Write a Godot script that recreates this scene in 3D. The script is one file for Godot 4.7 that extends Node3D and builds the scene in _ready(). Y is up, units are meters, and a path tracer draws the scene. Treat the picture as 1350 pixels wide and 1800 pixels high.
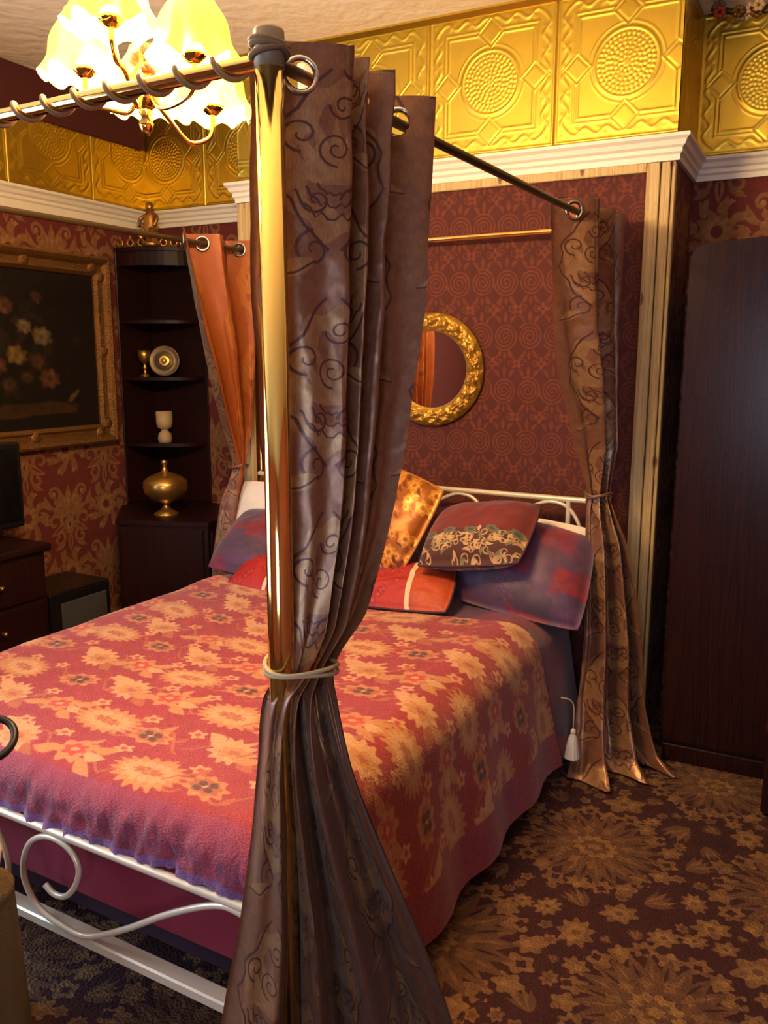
extends Node3D
# A four-poster bedroom: brass canopy bed with tied satin curtains, damask walls, embossed gold frieze tiles.

const XL := -3.53      # left wall
const ZB := -3.90      # back wall
const ZC := -3.45      # face of the chimney breast
const CX0 := -2.545    # chimney breast, left and right edges
const CX1 := -0.565
const XR := 1.6
const ZR := 2.0
const YC := 2.92
const TS := 0.535      # side of a gold frieze tile
const TY := 2.378      # their lower edge

var rng := RandomNumberGenerator.new()
var BT := Transform3D(Basis(Vector3.UP, deg_to_rad(-2.4)), Vector3(-0.865, 0, -1.265))   # the bed's own axes: x across, z to the foot
var IDT := Transform3D()
var M := {}
var taken := {}
var nz := FastNoiseLite.new()

# ------------------------------------------------------------------ nodes
func numbered(called: String) -> String:
	taken[called] = taken.get(called, -1) + 1
	return called if taken[called] == 0 else "%s_%03d" % [called, taken[called]]

func tag(o: Node, label: String, category: String, group := "") -> void:
	o.set_meta("label", label)
	o.set_meta("category", category)
	if group != "": o.set_meta("group", group)

# a thing: Node3D standing at `base` (given in `frame`), its parts are meshes written in the axes of `frame`
func thing(called: String, label: String, category: String, base := Vector3.ZERO, frame := Transform3D(), group := "") -> Node3D:
	var o := Node3D.new()
	o.name = numbered(called)
	add_child(o)
	o.transform = Transform3D(frame.basis, frame * base)
	o.set_meta("label", label)
	o.set_meta("category", category)
	if group != "": o.set_meta("group", group)
	o.set_meta("_off", base)
	return o

func part(called: String, mesh: Mesh, mat: Material, parent: Node) -> MeshInstance3D:
	var o := MeshInstance3D.new()
	o.name = called
	o.mesh = mesh
	o.material_override = mat
	o.cast_shadow = GeometryInstance3D.SHADOW_CASTING_SETTING_ON
	parent.add_child(o, true)
	if parent.has_meta("_off"): o.position = -(parent.get_meta("_off") as Vector3)
	return o

func struct(called: String, mesh: Mesh, mat: Material, label: String, category: String) -> MeshInstance3D:
	var o := MeshInstance3D.new()
	o.name = numbered(called)
	o.mesh = mesh
	o.material_override = mat
	add_child(o)
	o.set_meta("kind", "structure")
	tag(o, label, category)
	return o

func clean_meta(n: Node) -> void:
	for c in n.get_children():
		if c.has_meta("_off"): c.remove_meta("_off")
		clean_meta(c)

# ------------------------------------------------------------------ mesh helpers
func sto() -> SurfaceTool:
	var s := SurfaceTool.new()
	s.begin(Mesh.PRIMITIVE_TRIANGLES)
	return s

func done(s: SurfaceTool) -> ArrayMesh:
	s.generate_normals()
	return s.commit()

func quad(s: SurfaceTool, a: Vector3, b: Vector3, c: Vector3, d: Vector3) -> void:
	for p in [a, b, c, a, c, d]: s.add_vertex(p)

# chamfered box between two corners
func bx(s: SurfaceTool, lo: Vector3, hi: Vector3, b := 0.004, tr := Transform3D()) -> void:
	s.set_smooth_group(-1)
	var c := (lo + hi) / 2
	var h := (hi - lo).abs() / 2
	b = min(b, min(h.x, min(h.y, h.z)) * 0.9)
	var P := func(ax: int, sx: int, sy: int, sz: int) -> Vector3:
		var q := Vector3(sx * h.x, sy * h.y, sz * h.z)
		for k in 3:
			if k != ax: q[k] -= sign(q[k]) * b
		return tr * (c + q)
	for ax in 3:
		var i := (ax + 1) % 3
		var j := (ax + 2) % 3
		for sg in [-1, 1]:
			var v := []
			for e in [[-1, -1], [-1, 1], [1, 1], [1, -1]]:
				var sg3 := [0, 0, 0]
				sg3[ax] = sg; sg3[i] = e[0] * sg; sg3[j] = e[1]
				v.append(P.call(ax, sg3[0], sg3[1], sg3[2]))
			quad(s, v[0], v[1], v[2], v[3])
		if b > 0.0:
			for e in [[-1, -1], [-1, 1], [1, 1], [1, -1]]:       # the edges that run along ax
				var a3 := [0, 0, 0]; var b3 := [0, 0, 0]
				a3[ax] = -1; b3[ax] = 1
				a3[i] = e[0]; a3[j] = e[1]; b3[i] = e[0]; b3[j] = e[1]
				var q := [P.call(i, a3[0], a3[1], a3[2]), P.call(i, b3[0], b3[1], b3[2]), P.call(j, b3[0], b3[1], b3[2]), P.call(j, a3[0], a3[1], a3[2])]
				if e[0] * e[1] > 0: quad(s, q[0], q[1], q[2], q[3])
				else: quad(s, q[3], q[2], q[1], q[0])
	if b > 0.0:
		for sx in [-1, 1]:
			for sy in [-1, 1]:
				for sz in [-1, 1]:
					var t := [P.call(0, sx, sy, sz), P.call(1, sx, sy, sz), P.call(2, sx, sy, sz)]
					if sx * sy * sz > 0: t = [t[0], t[2], t[1]]
					for p in t: s.add_vertex(p)

func box_mesh(lo: Vector3, hi: Vector3, b := 0.004) -> ArrayMesh:
	var s := sto()
	bx(s, lo, hi, b)
	return done(s)

# surface of a function f(u, v) -> [position, uv], u and v from 0 to 1
func grid(s: SurfaceTool, nu: int, nv: int, f: Callable, hole = null) -> void:
	s.set_smooth_group(0)
	var P := []
	P.resize((nu + 1) * (nv + 1))
	for j in nv + 1:
		for i in nu + 1:
			P[j * (nu + 1) + i] = f.call(float(i) / nu, float(j) / nv)
	for j in nv:
		for i in nu:
			var k := j * (nu + 1) + i
			if hole != null:       # [x, y, radius] of the eyelets left open round a rail
				var mid: Vector3 = (P[k][0] + P[k + nu + 2][0]) / 2
				if Vector2(mid.x - hole[0], mid.y - hole[1]).length() < hole[2]: continue
			for e in [k, k + 1, k + nu + 2, k, k + nu + 2, k + nu + 1]:
				s.set_uv(P[e][1])
				s.add_vertex(P[e][0])

func grid_mesh(nu: int, nv: int, f: Callable) -> ArrayMesh:
	var s := sto()
	grid(s, nu, nv, f)
	return done(s)

# lathe: profile of (radius, height) round the y axis at `at`
func lathe(s: SurfaceTool, at: Vector3, prof: Array, n := 24, basis := Basis()) -> void:
	var m := prof.size() - 1
	grid(s, n, m, func(u, v):
		var q: Vector2 = prof[int(round(v * m))]
		return [at + basis * Vector3(cos(u * TAU) * q.x, q.y, sin(u * TAU) * q.x), Vector2(u, v)])

func lathe_mesh(at: Vector3, prof: Array, n := 24, basis := Basis()) -> ArrayMesh:
	var s := sto()
	lathe(s, at, prof, n, basis)
	return done(s)

# tube along points
func tube(s: SurfaceTool, pts: Array, r: float, n := 10, caps := true) -> void:
	s.set_smooth_group(0)
	var m := pts.size()
	var t0: Vector3 = (pts[1] - pts[0]).normalized()
	var nn := t0.cross(Vector3.UP if absf(t0.y) < 0.9 else Vector3.RIGHT).normalized()
	var rings := []
	for i in m:
		var t: Vector3 = (pts[min(i + 1, m - 1)] - pts[max(i - 1, 0)]).normalized()
		nn = (nn - t * nn.dot(t)).normalized()
		var bb := t.cross(nn)
		var ring := []
		for k in n:
			var a := TAU * k / n
			ring.append(pts[i] + (nn * cos(a) + bb * sin(a)) * r)
		rings.append(ring)
	for i in m - 1:
		for k in n:
			var k2 := (k + 1) % n
			quad(s, rings[i][k], rings[i][k2], rings[i + 1][k2], rings[i + 1][k])
	if caps:
		s.set_smooth_group(-1)
		for k in n:
			var k2 := (k + 1) % n
			for p in [pts[0], rings[0][k2], rings[0][k], pts[m - 1], rings[m - 1][k], rings[m - 1][k2]]: s.add_vertex(p)

func tube_mesh(pts: Array, r: float, n := 12) -> ArrayMesh:
	var s := sto()
	tube(s, pts, r, n)
	return done(s)

func torus(s: SurfaceTool, c: Vector3, axis: Vector3, R: float, r: float, n := 24) -> void:
	var x := axis.cross(Vector3.UP).normalized()
	var y := x.cross(axis).normalized()
	grid(s, n, 8, func(u, v):
		var d: Vector3 = x * cos(u * TAU) + y * sin(u * TAU)
		return [c + d * (R + r * cos(v * TAU)) + axis.normalized() * r * sin(v * TAU), Vector2(u, v)])

# smooth curve through points
func spline(pts: Array, per := 8) -> Array:
	var out := []
	for i in pts.size() - 1:
		var p0: Vector3 = pts[max(i - 1, 0)]
		var p3: Vector3 = pts[min(i + 2, pts.size() - 1)]
		for k in per: out.append((pts[i] as Vector3).cubic_interpolate(pts[i + 1], p0, p3, float(k) / per))
	out.append(pts[pts.size() - 1])
	return out

# straight moulding: profile of (out, up) carried along a plan path with mitred corners; `out` is to the right of the path
func moulding(path: Array, prof: Array) -> ArrayMesh:
	var s := sto()
	s.set_smooth_group(-1)
	var rows := []
	for i in path.size():
		var a: Vector2 = path[i]
		var d0: Vector2 = (a - path[i - 1]).normalized() if i > 0 else (path[1] - a).normalized()
		var d1: Vector2 = (path[i + 1] - a).normalized() if i < path.size() - 1 else d0
		var n0 := Vector2(-d0.y, d0.x)
		var n1 := Vector2(-d1.y, d1.x)
		var mi := (n0 + n1) / (1.0 + n0.dot(n1))
		var row := []
		for q in prof: row.append(Vector3(a.x + mi.x * q.x, q.y, a.y + mi.y * q.x))
		rows.append(row)
	for i in rows.size() - 1:
		for k in prof.size() - 1: quad(s, rows[i][k], rows[i + 1][k], rows[i + 1][k + 1], rows[i][k + 1])
	for e in [0, rows.size() - 1]:
		for k in range(1, prof.size() - 1):
			for p in [rows[e][0], rows[e][k], rows[e][k + 1]]: s.add_vertex(p)
	return done(s)

# flat outline in x-y pushed from z0 to z1
func prism(s: SurfaceTool, out: PackedVector2Array, z0: float, z1: float, tr := Transform3D()) -> void:
	s.set_smooth_group(-1)
	var tri := Geometry2D.triangulate_polygon(out)
	for i in range(0, tri.size(), 3):
		for k in [0, 1, 2]: s.add_vertex(tr * Vector3(out[tri[i + k]].x, out[tri[i + k]].y, z1))
		for k in [0, 2, 1]: s.add_vertex(tr * Vector3(out[tri[i + k]].x, out[tri[i + k]].y, z0))
	for i in out.size():
		var a := out[i]
		var b := out[(i + 1) % out.size()]
		quad(s, tr * Vector3(a.x, a.y, z0), tr * Vector3(b.x, b.y, z0), tr * Vector3(b.x, b.y, z1), tr * Vector3(a.x, a.y, z1))

# ------------------------------------------------------------------ painting of cloth, paper and carpet patterns
var im: Image
var IW := 0
var IH := 0
var wrapped := true

func canvas(w: int, h: int, c: Color, wrap := true) -> void:
	im = Image.create_empty(w, h, false, Image.FORMAT_RGBA8)
	im.fill(c)
	IW = w; IH = h; wrapped = wrap

func poly(pts: PackedVector2Array, c: Color) -> void:
	var lo := pts[0]
	var hi := pts[0]
	for p in pts: lo = lo.min(p); hi = hi.max(p)
	var n := pts.size()
	for y in range(int(floor(lo.y)), int(ceil(hi.y)) + 1):
		var yc := y + 0.5
		var xs := []
		for i in n:
			var a := pts[i]
			var b := pts[(i + 1) % n]
			if (a.y <= yc) != (b.y <= yc): xs.append(a.x + (yc - a.y) / (b.y - a.y) * (b.x - a.x))
		xs.sort()
		var yy := y
		if wrapped: yy = posmod(y, IH)
		elif y < 0 or y >= IH: continue
		for k in range(0, xs.size() - 1, 2):
			var x0 := int(round(xs[k]))
			var x1 := int(round(xs[k + 1]))
			if x1 <= x0: continue
			im.fill_rect(Rect2i(x0, yy, x1 - x0, 1), c)
			if wrapped:
				if x0 < 0: im.fill_rect(Rect2i(x0 + IW, yy, x1 - x0, 1), c)
				if x1 > IW: im.fill_rect(Rect2i(x0 - IW, yy, x1 - x0, 1), c)

func blob(c: Vector2, rx: float, ry: float, rot: float, col: Color, lobes := 0, depth := 0.12, n := 40) -> void:
	var p := PackedVector2Array()
	for k in n:
		var a := TAU * k / n
		var q := 1.0 + (depth * sin(lobes * a) if lobes > 0 else 0.0)
		p.append(c + Vector2(cos(a) * rx * q, sin(a) * ry * q).rotated(rot))
	poly(p, col)

# pointed leaf from a to b
func leaf(a: Vector2, b: Vector2, w: float, col: Color, bend := 0.0) -> void:
	var p := PackedVector2Array()
	var d := b - a
	var nn := Vector2(-d.y, d.x).normalized()
	for k in 11:
		var t := k / 10.0
		p.append(a + d * t + nn * (w * sin(PI * pow(t, 0.8)) + bend * sin(PI * t)))
	for k in range(9, 0, -1):
		var t := k / 10.0
		p.append(a + d * t + nn * (-w * sin(PI * pow(t, 0.8)) + bend * sin(PI * t)))
	poly(p, col)

func stroke(pts: Array, w: float, col: Color, w2 := -1.0) -> void:
	if w2 < 0: w2 = w
	var L := PackedVector2Array()
	var m := pts.size()
	var R := []
	for i in m:
		var t: Vector2 = (pts[min(i + 1, m - 1)] - pts[max(i - 1, 0)]).normalized()
		var nn := Vector2(-t.y, t.x) * lerpf(w, w2, float(i) / (m - 1)) * 0.5
		L.append(pts[i] + nn)
		R.append(pts[i] - nn)
	for i in m - 1: poly(PackedVector2Array([L[i], L[i + 1], R[i + 1], R[i]]), col)

func spiral(c: Vector2, r0: float, r1: float, a0: float, turns: float, w: float, col: Color, w2 := -1.0) -> void:
	var pts := []
	var n := int(14 * absf(turns)) + 6
	for k in n + 1:
		var t := float(k) / n
		pts.append(c + Vector2.from_angle(a0 + turns * TAU * t) * lerpf(r0, r1, t))
	stroke(pts, w, col, w2)

# grain of threads and wear, laid over the picture
func grain(strength: float, freq: float, sd: int, dark := Color(0, 0, 0), stretch := Vector2(1, 1)) -> void:
	var f := FastNoiseLite.new()
	f.seed = sd
	f.frequency = freq
	f.noise_type = FastNoiseLite.TYPE_SIMPLEX_SMOOTH
	f.fractal_octaves = 3
	var w := int(IW * stretch.x)
	var h := int(IH * stretch.y)
	var g := f.get_seamless_image(w, h)
	g.convert(Image.FORMAT_L8)
	g.resize(IW, IH)
	var src := g.get_data()
	var out := PackedByteArray()
	out.resize(IW * IH * 4)
	var r := int(dark.r * 255); var gg := int(dark.g * 255); var b := int(dark.b * 255)
	for i in IW * IH:
		out[i * 4] = r; out[i * 4 + 1] = gg; out[i * 4 + 2] = b
		out[i * 4 + 3] = int(src[i] * strength)
	im.blend_rect(Image.create_from_data(IW, IH, false, Image.FORMAT_RGBA8, out), Rect2i(0, 0, IW, IH), Vector2i.ZERO)

func tex() -> ImageTexture:
	return ImageTexture.create_from_image(im)

func noise_normal(freq: float, sd: int, strength: float, size := 512) -> ImageTexture:
	var f := FastNoiseLite.new()
	f.seed = sd
	f.frequency = freq
	f.fractal_octaves = 3
	var g := f.get_seamless_image(size, size)
	g.convert(Image.FORMAT_RGBA8)
	g.bump_map_to_normal_map(strength)
	return ImageTexture.create_from_image(g)

func mat(c: Color, rough := 0.8, metal := 0.0, t: Texture2D = null) -> StandardMaterial3D:
	var m := StandardMaterial3D.new()
	m.albedo_color = c
	m.roughness = rough
	m.metallic = metal
	m.cull_mode = BaseMaterial3D.CULL_DISABLED
	if t: m.albedo_texture = t
	return m

func tri(m: StandardMaterial3D, per_metre: Vector3, off := Vector3.ZERO) -> StandardMaterial3D:
	m.uv1_triplanar = true
	m.uv1_world_triplanar = true
	m.uv1_triplanar_sharpness = 8.0
	m.uv1_scale = per_metre
	m.uv1_offset = off
	return m

func C8(r: int, g: int, b: int) -> Color:
	return Color(r / 255.0, g / 255.0, b / 255.0)

func damask_motif(c: Vector2, s: float, gold: Color, pale: Color, red: Color) -> void:
	# palmette above, acanthus scrolls beneath, mirrored about the upright axis
	for k in [-3, 3, -2, 2, -1, 1, 0]:
		var a: float = -PI / 2 + k * 0.36
		var len: float = s * (0.46 - 0.035 * absf(k))
		leaf(c + Vector2(0, -s * 0.02), c + Vector2.from_angle(a) * len, s * 0.066, gold, s * 0.02 * k)
		leaf(c + Vector2.from_angle(a) * len * 0.35, c + Vector2.from_angle(a) * len * 0.85, s * 0.018, pale)
	for sg in [-1.0, 1.0]:
		spiral(c + Vector2(sg * s * 0.27, s * 0.08), s * 0.15, s * 0.03, PI / 2, sg * 1.15, s * 0.07, gold, s * 0.04)
		spiral(c + Vector2(sg * s * 0.2, s * 0.33), s * 0.12, s * 0.02, -PI / 2, -sg * 1.1, s * 0.055, gold, s * 0.035)
		leaf(c + Vector2(sg * s * 0.06, s * 0.1), c + Vector2(sg * s * 0.36, s * 0.27), s * 0.06, gold, sg * s * 0.03)
		leaf(c + Vector2(sg * s * 0.3, -s * 0.1), c + Vector2(sg * s * 0.43, -s * 0.34), s * 0.05, gold, sg * s * 0.03)
		leaf(c + Vector2(sg * s * 0.36, -s * 0.02), c + Vector2(sg * s * 0.52, -s * 0.12), s * 0.035, gold)
		leaf(c + Vector2(sg * s * 0.1, s * 0.4), c + Vector2(sg * s * 0.3, s * 0.5), s * 0.04, gold)
		leaf(c + Vector2(sg * s * 0.1, s * 0.14), c + Vector2(sg * s * 0.3, s * 0.25), s * 0.014, red)
	blob(c + Vector2(0, s * 0.14), s * 0.1, s * 0.15, 0, gold, 6, 0.1)
	blob(c + Vector2(0, s * 0.14), s * 0.05, s * 0.09, 0, pale, 5, 0.15)
	blob(c + Vector2(0, s * 0.14), s * 0.02, s * 0.04, 0, red)
	leaf(c + Vector2(0, s * 0.26), c + Vector2(0, s * 0.56), s * 0.05, gold)
	leaf(c + Vector2(0, s * 0.3), c + Vector2(0, s * 0.5), s * 0.014, red)

func rosette(c: Vector2, r: float, n: int, outer: Color, inner: Color, heart: Color, rot := 0.0, squash := 1.0) -> void:
	for k in n:
		var a := rot + TAU * k / n
		var d := Vector2(cos(a), sin(a) * squash)
		leaf(c, c + d * r, r * 2.4 / n, outer)
	for k in n:
		var a := rot + TAU * (k + 0.5) / n
		var d := Vector2(cos(a), sin(a) * squash)
		leaf(c, c + d * r * 0.68, r * 1.5 / n, inner)
	blob(c, r * 0.26, r * 0.26 * squash, 0, heart)

func make_materials() -> void:
	# damask wallpaper, crimson and old gold
	var red := C8(120, 34, 32); var gold := C8(158, 112, 62); var pale := C8(176, 132, 78)
	canvas(512, 640, red)
	for q in [Vector2(384, 160), Vector2(128, 480)]:
		rosette(q, 92, 9, gold, pale, red, 0.2)
		for k in 8: leaf(q + Vector2.from_angle(k * TAU / 8) * 70, q + Vector2.from_angle(k * TAU / 8 + 0.25) * 140, 20, gold, 8)
		for k in 8: blob(q + Vector2.from_angle(k * TAU / 8 + 0.4) * 120, 15, 10, k, pale, 4, 0.2)
	for q in [Vector2(128, 180), Vector2(384, 500)]:
		damask_motif(q, 350, gold, pale, red)
		for sg in [-1.0, 1.0]:
			spiral(q + Vector2(sg * 92, -118), 46, 8, PI / 2, sg * 1.2, 20, gold, 12)
			blob(q + Vector2(sg * 92, -118), 11, 11, 0, pale)
	grain(0.4, 0.03, 3, C8(60, 24, 16))
	grain(0.4, 0.2, 4, C8(50, 24, 14))
	im.resize(320, 400, Image.INTERPOLATE_BILINEAR)
	M.damask = tri(mat(Color.WHITE, 0.85, 0.0, tex()), Vector3(1 / 0.53, 1 / 0.66, 1 / 0.53), Vector3(0.12, 0.1, 0.3))
	# scroll wallpaper of the chimney breast
	var base := C8(80, 25, 19); var ln := C8(114, 54, 28)
	canvas(512, 512, base)
	for k in 4:
		var cx := 64.0 + 128.0 * k
		for row in 2:
			var cy := 128.0 + 256.0 * row
			var sg := 1.0 if k % 2 == 0 else -1.0
			spiral(Vector2(cx, cy), 5, 66, 0.5 * row, sg * 3.4, 8, ln, 10)
			for e in [-1.0, 1.0]:
				leaf(Vector2(cx + e * 20, cy + 62), Vector2(cx + e * 56, cy + 104), 10, ln, e * 8)
				leaf(Vector2(cx + e * 26, cy - 60), Vector2(cx + e * 60, cy - 100), 9, ln, -e * 8)
				spiral(Vector2(cx + e * 34, cy + 124), 20, 4, 0, e * 1.3, 7, ln, 4)
			leaf(Vector2(cx, cy - 66), Vector2(cx, cy - 124), 10, ln)
			leaf(Vector2(cx, cy + 70), Vector2(cx, cy + 110), 8, ln)
			var f := Vector2(cx - 64, cy + 128)
			for a in 4: leaf(f, f + Vector2.from_angle(a * PI / 2 + (0.0 if k % 2 == 0 else PI / 4)) * 34, 10, C8(122, 60, 34))
			blob(f, 7, 7, 0, base)
	grain(0.5, 0.02, 5, C8(60, 18, 14))
	grain(0.4, 0.15, 6, C8(70, 26, 18))
	M.scrollpaper = tri(mat(Color.WHITE, 0.85, 0.0, tex()), Vector3(1 / 0.42, 1 / 0.44, 1 / 0.42))
	# carpet
	var g0 := C8(66, 20, 26); var t1 := C8(156, 116, 70); var t2 := C8(122, 86, 56); var t3 := C8(178, 138, 82)
	canvas(1024, 1024, g0)
	rng.seed = 5
	var spots := []
	for q in [[250, 260, 225], [760, 250, 205], [510, 770, 240], [1010, 780, 200]]:
		var c := Vector2(q[0], q[1]); var r: float = q[2]
		for k in 20:
			var a := TAU * k / 20
			blob(c + Vector2.from_angle(a) * r * (0.88 + 0.06 * sin(k * 2.4)), r * 0.14, r * 0.12, a * 2, t1, 5 + k % 3, 0.2)
			blob(c + Vector2.from_angle(a) * r * 0.9, r * 0.05, r * 0.05, a, t3 if k % 2 else g0, 4, 0.2)
		for k in 24:
			var a := TAU * k / 24
			leaf(c + Vector2.from_angle(a) * r * 0.22, c + Vector2.from_angle(a) * r * 0.86, r * 0.1, t2, 3)
			leaf(c + Vector2.from_angle(a) * r * 0.45, c + Vector2.from_angle(a) * r * 0.72, r * 0.018, t1 if k % 2 else g0)
		for k in 11:
			var a := TAU * (k + 0.5) / 11
			blob(c + Vector2.from_angle(a) * r * 0.42, r * 0.09, r * 0.06, a, t1, 4, 0.25)
		blob(c, r * 0.28, r * 0.24, 0.4, t3, 12, 0.12)
		blob(c, r * 0.18, r * 0.14, 0.4, t2, 8, 0.2)
		blob(c, r * 0.09, r * 0.07, 0, t3, 6, 0.2)
		spots.append([c, r])
	for tries in 2600:
		var c := Vector2(rng.randf() * 1024, rng.randf() * 1024)
		var r := rng.randf_range(34, 60) if tries < 500 else rng.randf_range(15, 32)
		var ok := true
		for q in spots:
			var d: Vector2 = (c - q[0]).abs()
			d = d.min(Vector2(1024, 1024) - d)
			if d.length() < (q[1] + r) * 0.97: ok = false; break
		if not ok: continue
		spots.append([c, r])
		var rot := rng.randf() * TAU
		if rng.randf() < 0.6:
			blob(c, r, r * 0.8, rot, t1, rng.randi_range(5, 9), 0.2)
			blob(c, r * 0.6, r * 0.45, rot, t3 if r > 24 else t2, 5, 0.25)
			blob(c, r * 0.22, r * 0.2, 0, t2)
		else:
			for k in 5: leaf(c - Vector2.from_angle(rot) * r * 0.7, c + Vector2.from_angle(rot + (k - 2) * 0.42) * r, r * 0.2, t2 if k % 2 == 0 else t1, 3)
	grain(0.45, 0.35, 8, C8(24, 8, 8))
	grain(0.35, 0.02, 9, C8(30, 10, 10))
	im.resize(640, 640, Image.INTERPOLATE_BILINEAR)
	M.carpet = tri(mat(Color.WHITE, 1.0, 0.0, tex()), Vector3(1 / 1.25, 1 / 1.25, 1 / 1.25), Vector3(0.18, 0, 0.3))
	M.carpet.normal_enabled = true
	M.carpet.normal_texture = noise_normal(0.25, 10, 5.0)
	M.carpet.normal_scale = 0.8
	# curtain satin: two interlacing serpentine vines round ogival medallions
	var sat := C8(142, 100, 72); var satg := C8(172, 134, 88); var vine := C8(78, 46, 40)
	canvas(512, 768, sat)
	for k in 2:
		for half in 2:
			var c := Vector2(128 + 256 * k, 192 + 384 * half + (192 if k == 1 else 0))
			blob(c, 84, 132, 0, satg, 8, 0.08, 60)
			blob(c, 52, 84, 0, sat, 6, 0.15, 50)
			for a in 7: leaf(c + Vector2(0, 40), c + Vector2.from_angle(-PI / 2 + (a - 3) * 0.42) * 78, 11, satg, 4 * (a - 3))
			for sg in [-1.0, 1.0]:
				var pts := []
				for i in 15: pts.append(c + Vector2(sg * (92 + 9 * sin(i * 1.7)) * sin(PI * (i + 0.5) / 15.0), -150 + i * 21.5))
				stroke(pts, 5, vine)
				spiral(c + Vector2(sg * 34, 150), 34, 5, -PI / 2, sg * 1.4, 6, vine, 3)
				spiral(c + Vector2(sg * 52, -44), 30, 5, PI / 2, -sg * 1.3, 5, vine, 3)
				spiral(c + Vector2(sg * 30, 66), 24, 4, PI, sg * 1.2, 5, vine, 3)
				leaf(c + Vector2(sg * 30, 168), c + Vector2(sg * 110, 196), 15, satg)
				stroke([c + Vector2(sg * 30, 168), c + Vector2(sg * 66, 190), c + Vector2(sg * 110, 196)], 4, vine)
			for ring in 3:
				var arc := []
				for i in 17:
					var th := PI * (0.08 + 0.84 * i / 16.0)
					arc.append(c + Vector2(cos(th) * (30 + 17 * ring), 30 + sin(th) * (26 + 20 * ring) * (1.0 + 0.12 * sin(i * 2.4))))
				stroke(arc, 4, vine)
			spiral(c + Vector2(0, -20), 30, 4, PI / 2, 1.6, 4, vine, 3)
			spiral(c + Vector2(12, -92), 24, 4, PI, -1.5, 4, vine, 3)
	grain(0.3, 0.03, 12, C8(84, 44, 34))
	grain(0.3, 0.25, 13, C8(60, 30, 22), Vector2(1, 0.25))
	M.satin = mat(Color.WHITE, 0.34, 0.4, tex())
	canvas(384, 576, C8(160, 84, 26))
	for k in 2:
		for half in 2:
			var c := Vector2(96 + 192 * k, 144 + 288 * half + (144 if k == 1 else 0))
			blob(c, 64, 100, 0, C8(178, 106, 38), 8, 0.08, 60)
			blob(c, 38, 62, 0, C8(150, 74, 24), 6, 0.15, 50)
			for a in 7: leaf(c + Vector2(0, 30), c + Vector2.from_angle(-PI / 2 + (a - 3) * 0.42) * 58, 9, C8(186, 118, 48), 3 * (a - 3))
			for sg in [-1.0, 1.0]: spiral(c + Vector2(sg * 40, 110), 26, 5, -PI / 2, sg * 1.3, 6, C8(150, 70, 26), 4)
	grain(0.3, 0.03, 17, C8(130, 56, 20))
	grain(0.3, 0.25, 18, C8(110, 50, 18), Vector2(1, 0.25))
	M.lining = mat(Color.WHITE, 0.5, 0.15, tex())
	M.satin.rim_enabled = true
	M.satin.rim = 0.2
	M.satin.rim_tint = 0.5
	M.satin.backlight_enabled = true
	M.satin.backlight = Color(0.22, 0.09, 0.02)
	M.satin.normal_enabled = true
	M.satin.normal_texture = noise_normal(0.012, 14, 6.0)
	M.satin.normal_scale = 0.35
	# coverlet, cloth plan 2.6 m across by 1.6 m long: leaf and blossom on crimson
	canvas(1664, 1024, C8(148, 28, 34), false)
	rng.seed = 11
	var px := 640.0
	var cg := C8(196, 146, 80); var cp := C8(212, 176, 118); var cd := C8(172, 98, 50); var ck := C8(62, 40, 32); var cr := C8(196, 56, 44)
	grain(0.35, 0.01, 20, C8(160, 24, 66))
	for gy in 10:
		for gx in 14:
			var c := Vector2((gx + 0.25 + (0.5 if gy % 2 == 1 else 0.0)) * 126, (gy + 0.35) * 106) + Vector2(rng.randf_range(-20, 20), rng.randf_range(-12, 12))
			var rot := rng.randf_range(-0.35, 0.35)
			var kind := (gx + gy * 2) % 4
			var pts := []
			for i in 15: pts.append(c + Vector2(-74 + i * 11.0, 30 * sin(i * 0.5 + gx)))
			stroke(pts, 5, cd)
			for i in [3, 7, 11]: leaf(pts[i], pts[i] + Vector2(14, -24 if i % 2 else 24), 7, cg if i == 7 else cd, 3)
			if kind == 0:
				blob(c, 66, 40, rot, cg, 19, 0.13, 110)
				blob(c, 50, 27, rot, cp, 15, 0.12, 90)
				blob(c, 28, 10, rot, cd, 9, 0.2, 60)
				for k in 7: stroke([c, c + Vector2.from_angle(k * 0.9) * 26], 2, cg)
			elif kind == 1:
				blob(c, 42, 26, rot, cg, 9, 0.14, 70)
				blob(c, 32, 18, rot, cd, 8, 0.12, 60)
				for k in 4: blob(c + Vector2((k % 2) * 20 - 10, (k / 2) * 14 - 7), 9, 6, 0.4, ck)
				blob(c, 4, 4, 0, cp)
			elif kind == 2:
				blob(c, 48, 34, rot + 0.6, cp, 13, 0.16, 80)
				blob(c + Vector2(6, 4), 30, 18, rot, cg, 7, 0.2, 60)
				blob(c + Vector2(6, 4), 12, 7, rot, cd, 5, 0.2)
				leaf(c + Vector2(34, 12), c + Vector2(76, 48), 13, cd, 6)
				leaf(c + Vector2(-34, -8), c + Vector2(-74, -38), 14, cp, 6)
			else:
				blob(c, 34, 30, rot, cg, 7, 0.16, 60)
				blob(c, 20, 16, rot, cr, 6, 0.2)
				blob(c, 8, 6, rot, cp)
				for k in 3: leaf(c + Vector2(24, 16 - 14 * k), c + Vector2(70, 40 - 38 * k), 12, cp if k == 1 else cg, 5)
				leaf(c + Vector2(-28, 4), c + Vector2(-74, 22), 13, cg, -5)
			var e := c + Vector2(64, -42)
			blob(e, 16, 12, rot, cp, 5, 0.25)
			blob(e, 6, 5, rot, cr)
	grain(0.3, 0.3, 22, C8(96, 28, 22))
	grain(0.22, 0.09, 23, C8(140, 44, 36))
	var bc := C8(134, 38, 62)
	im.fill_rect(Rect2i(0, int(1024 - 0.15 * px), 1664, int(0.15 * px) + 1), bc)
	im.fill_rect(Rect2i(0, 0, int(0.14 * px), 1024), bc)
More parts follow.
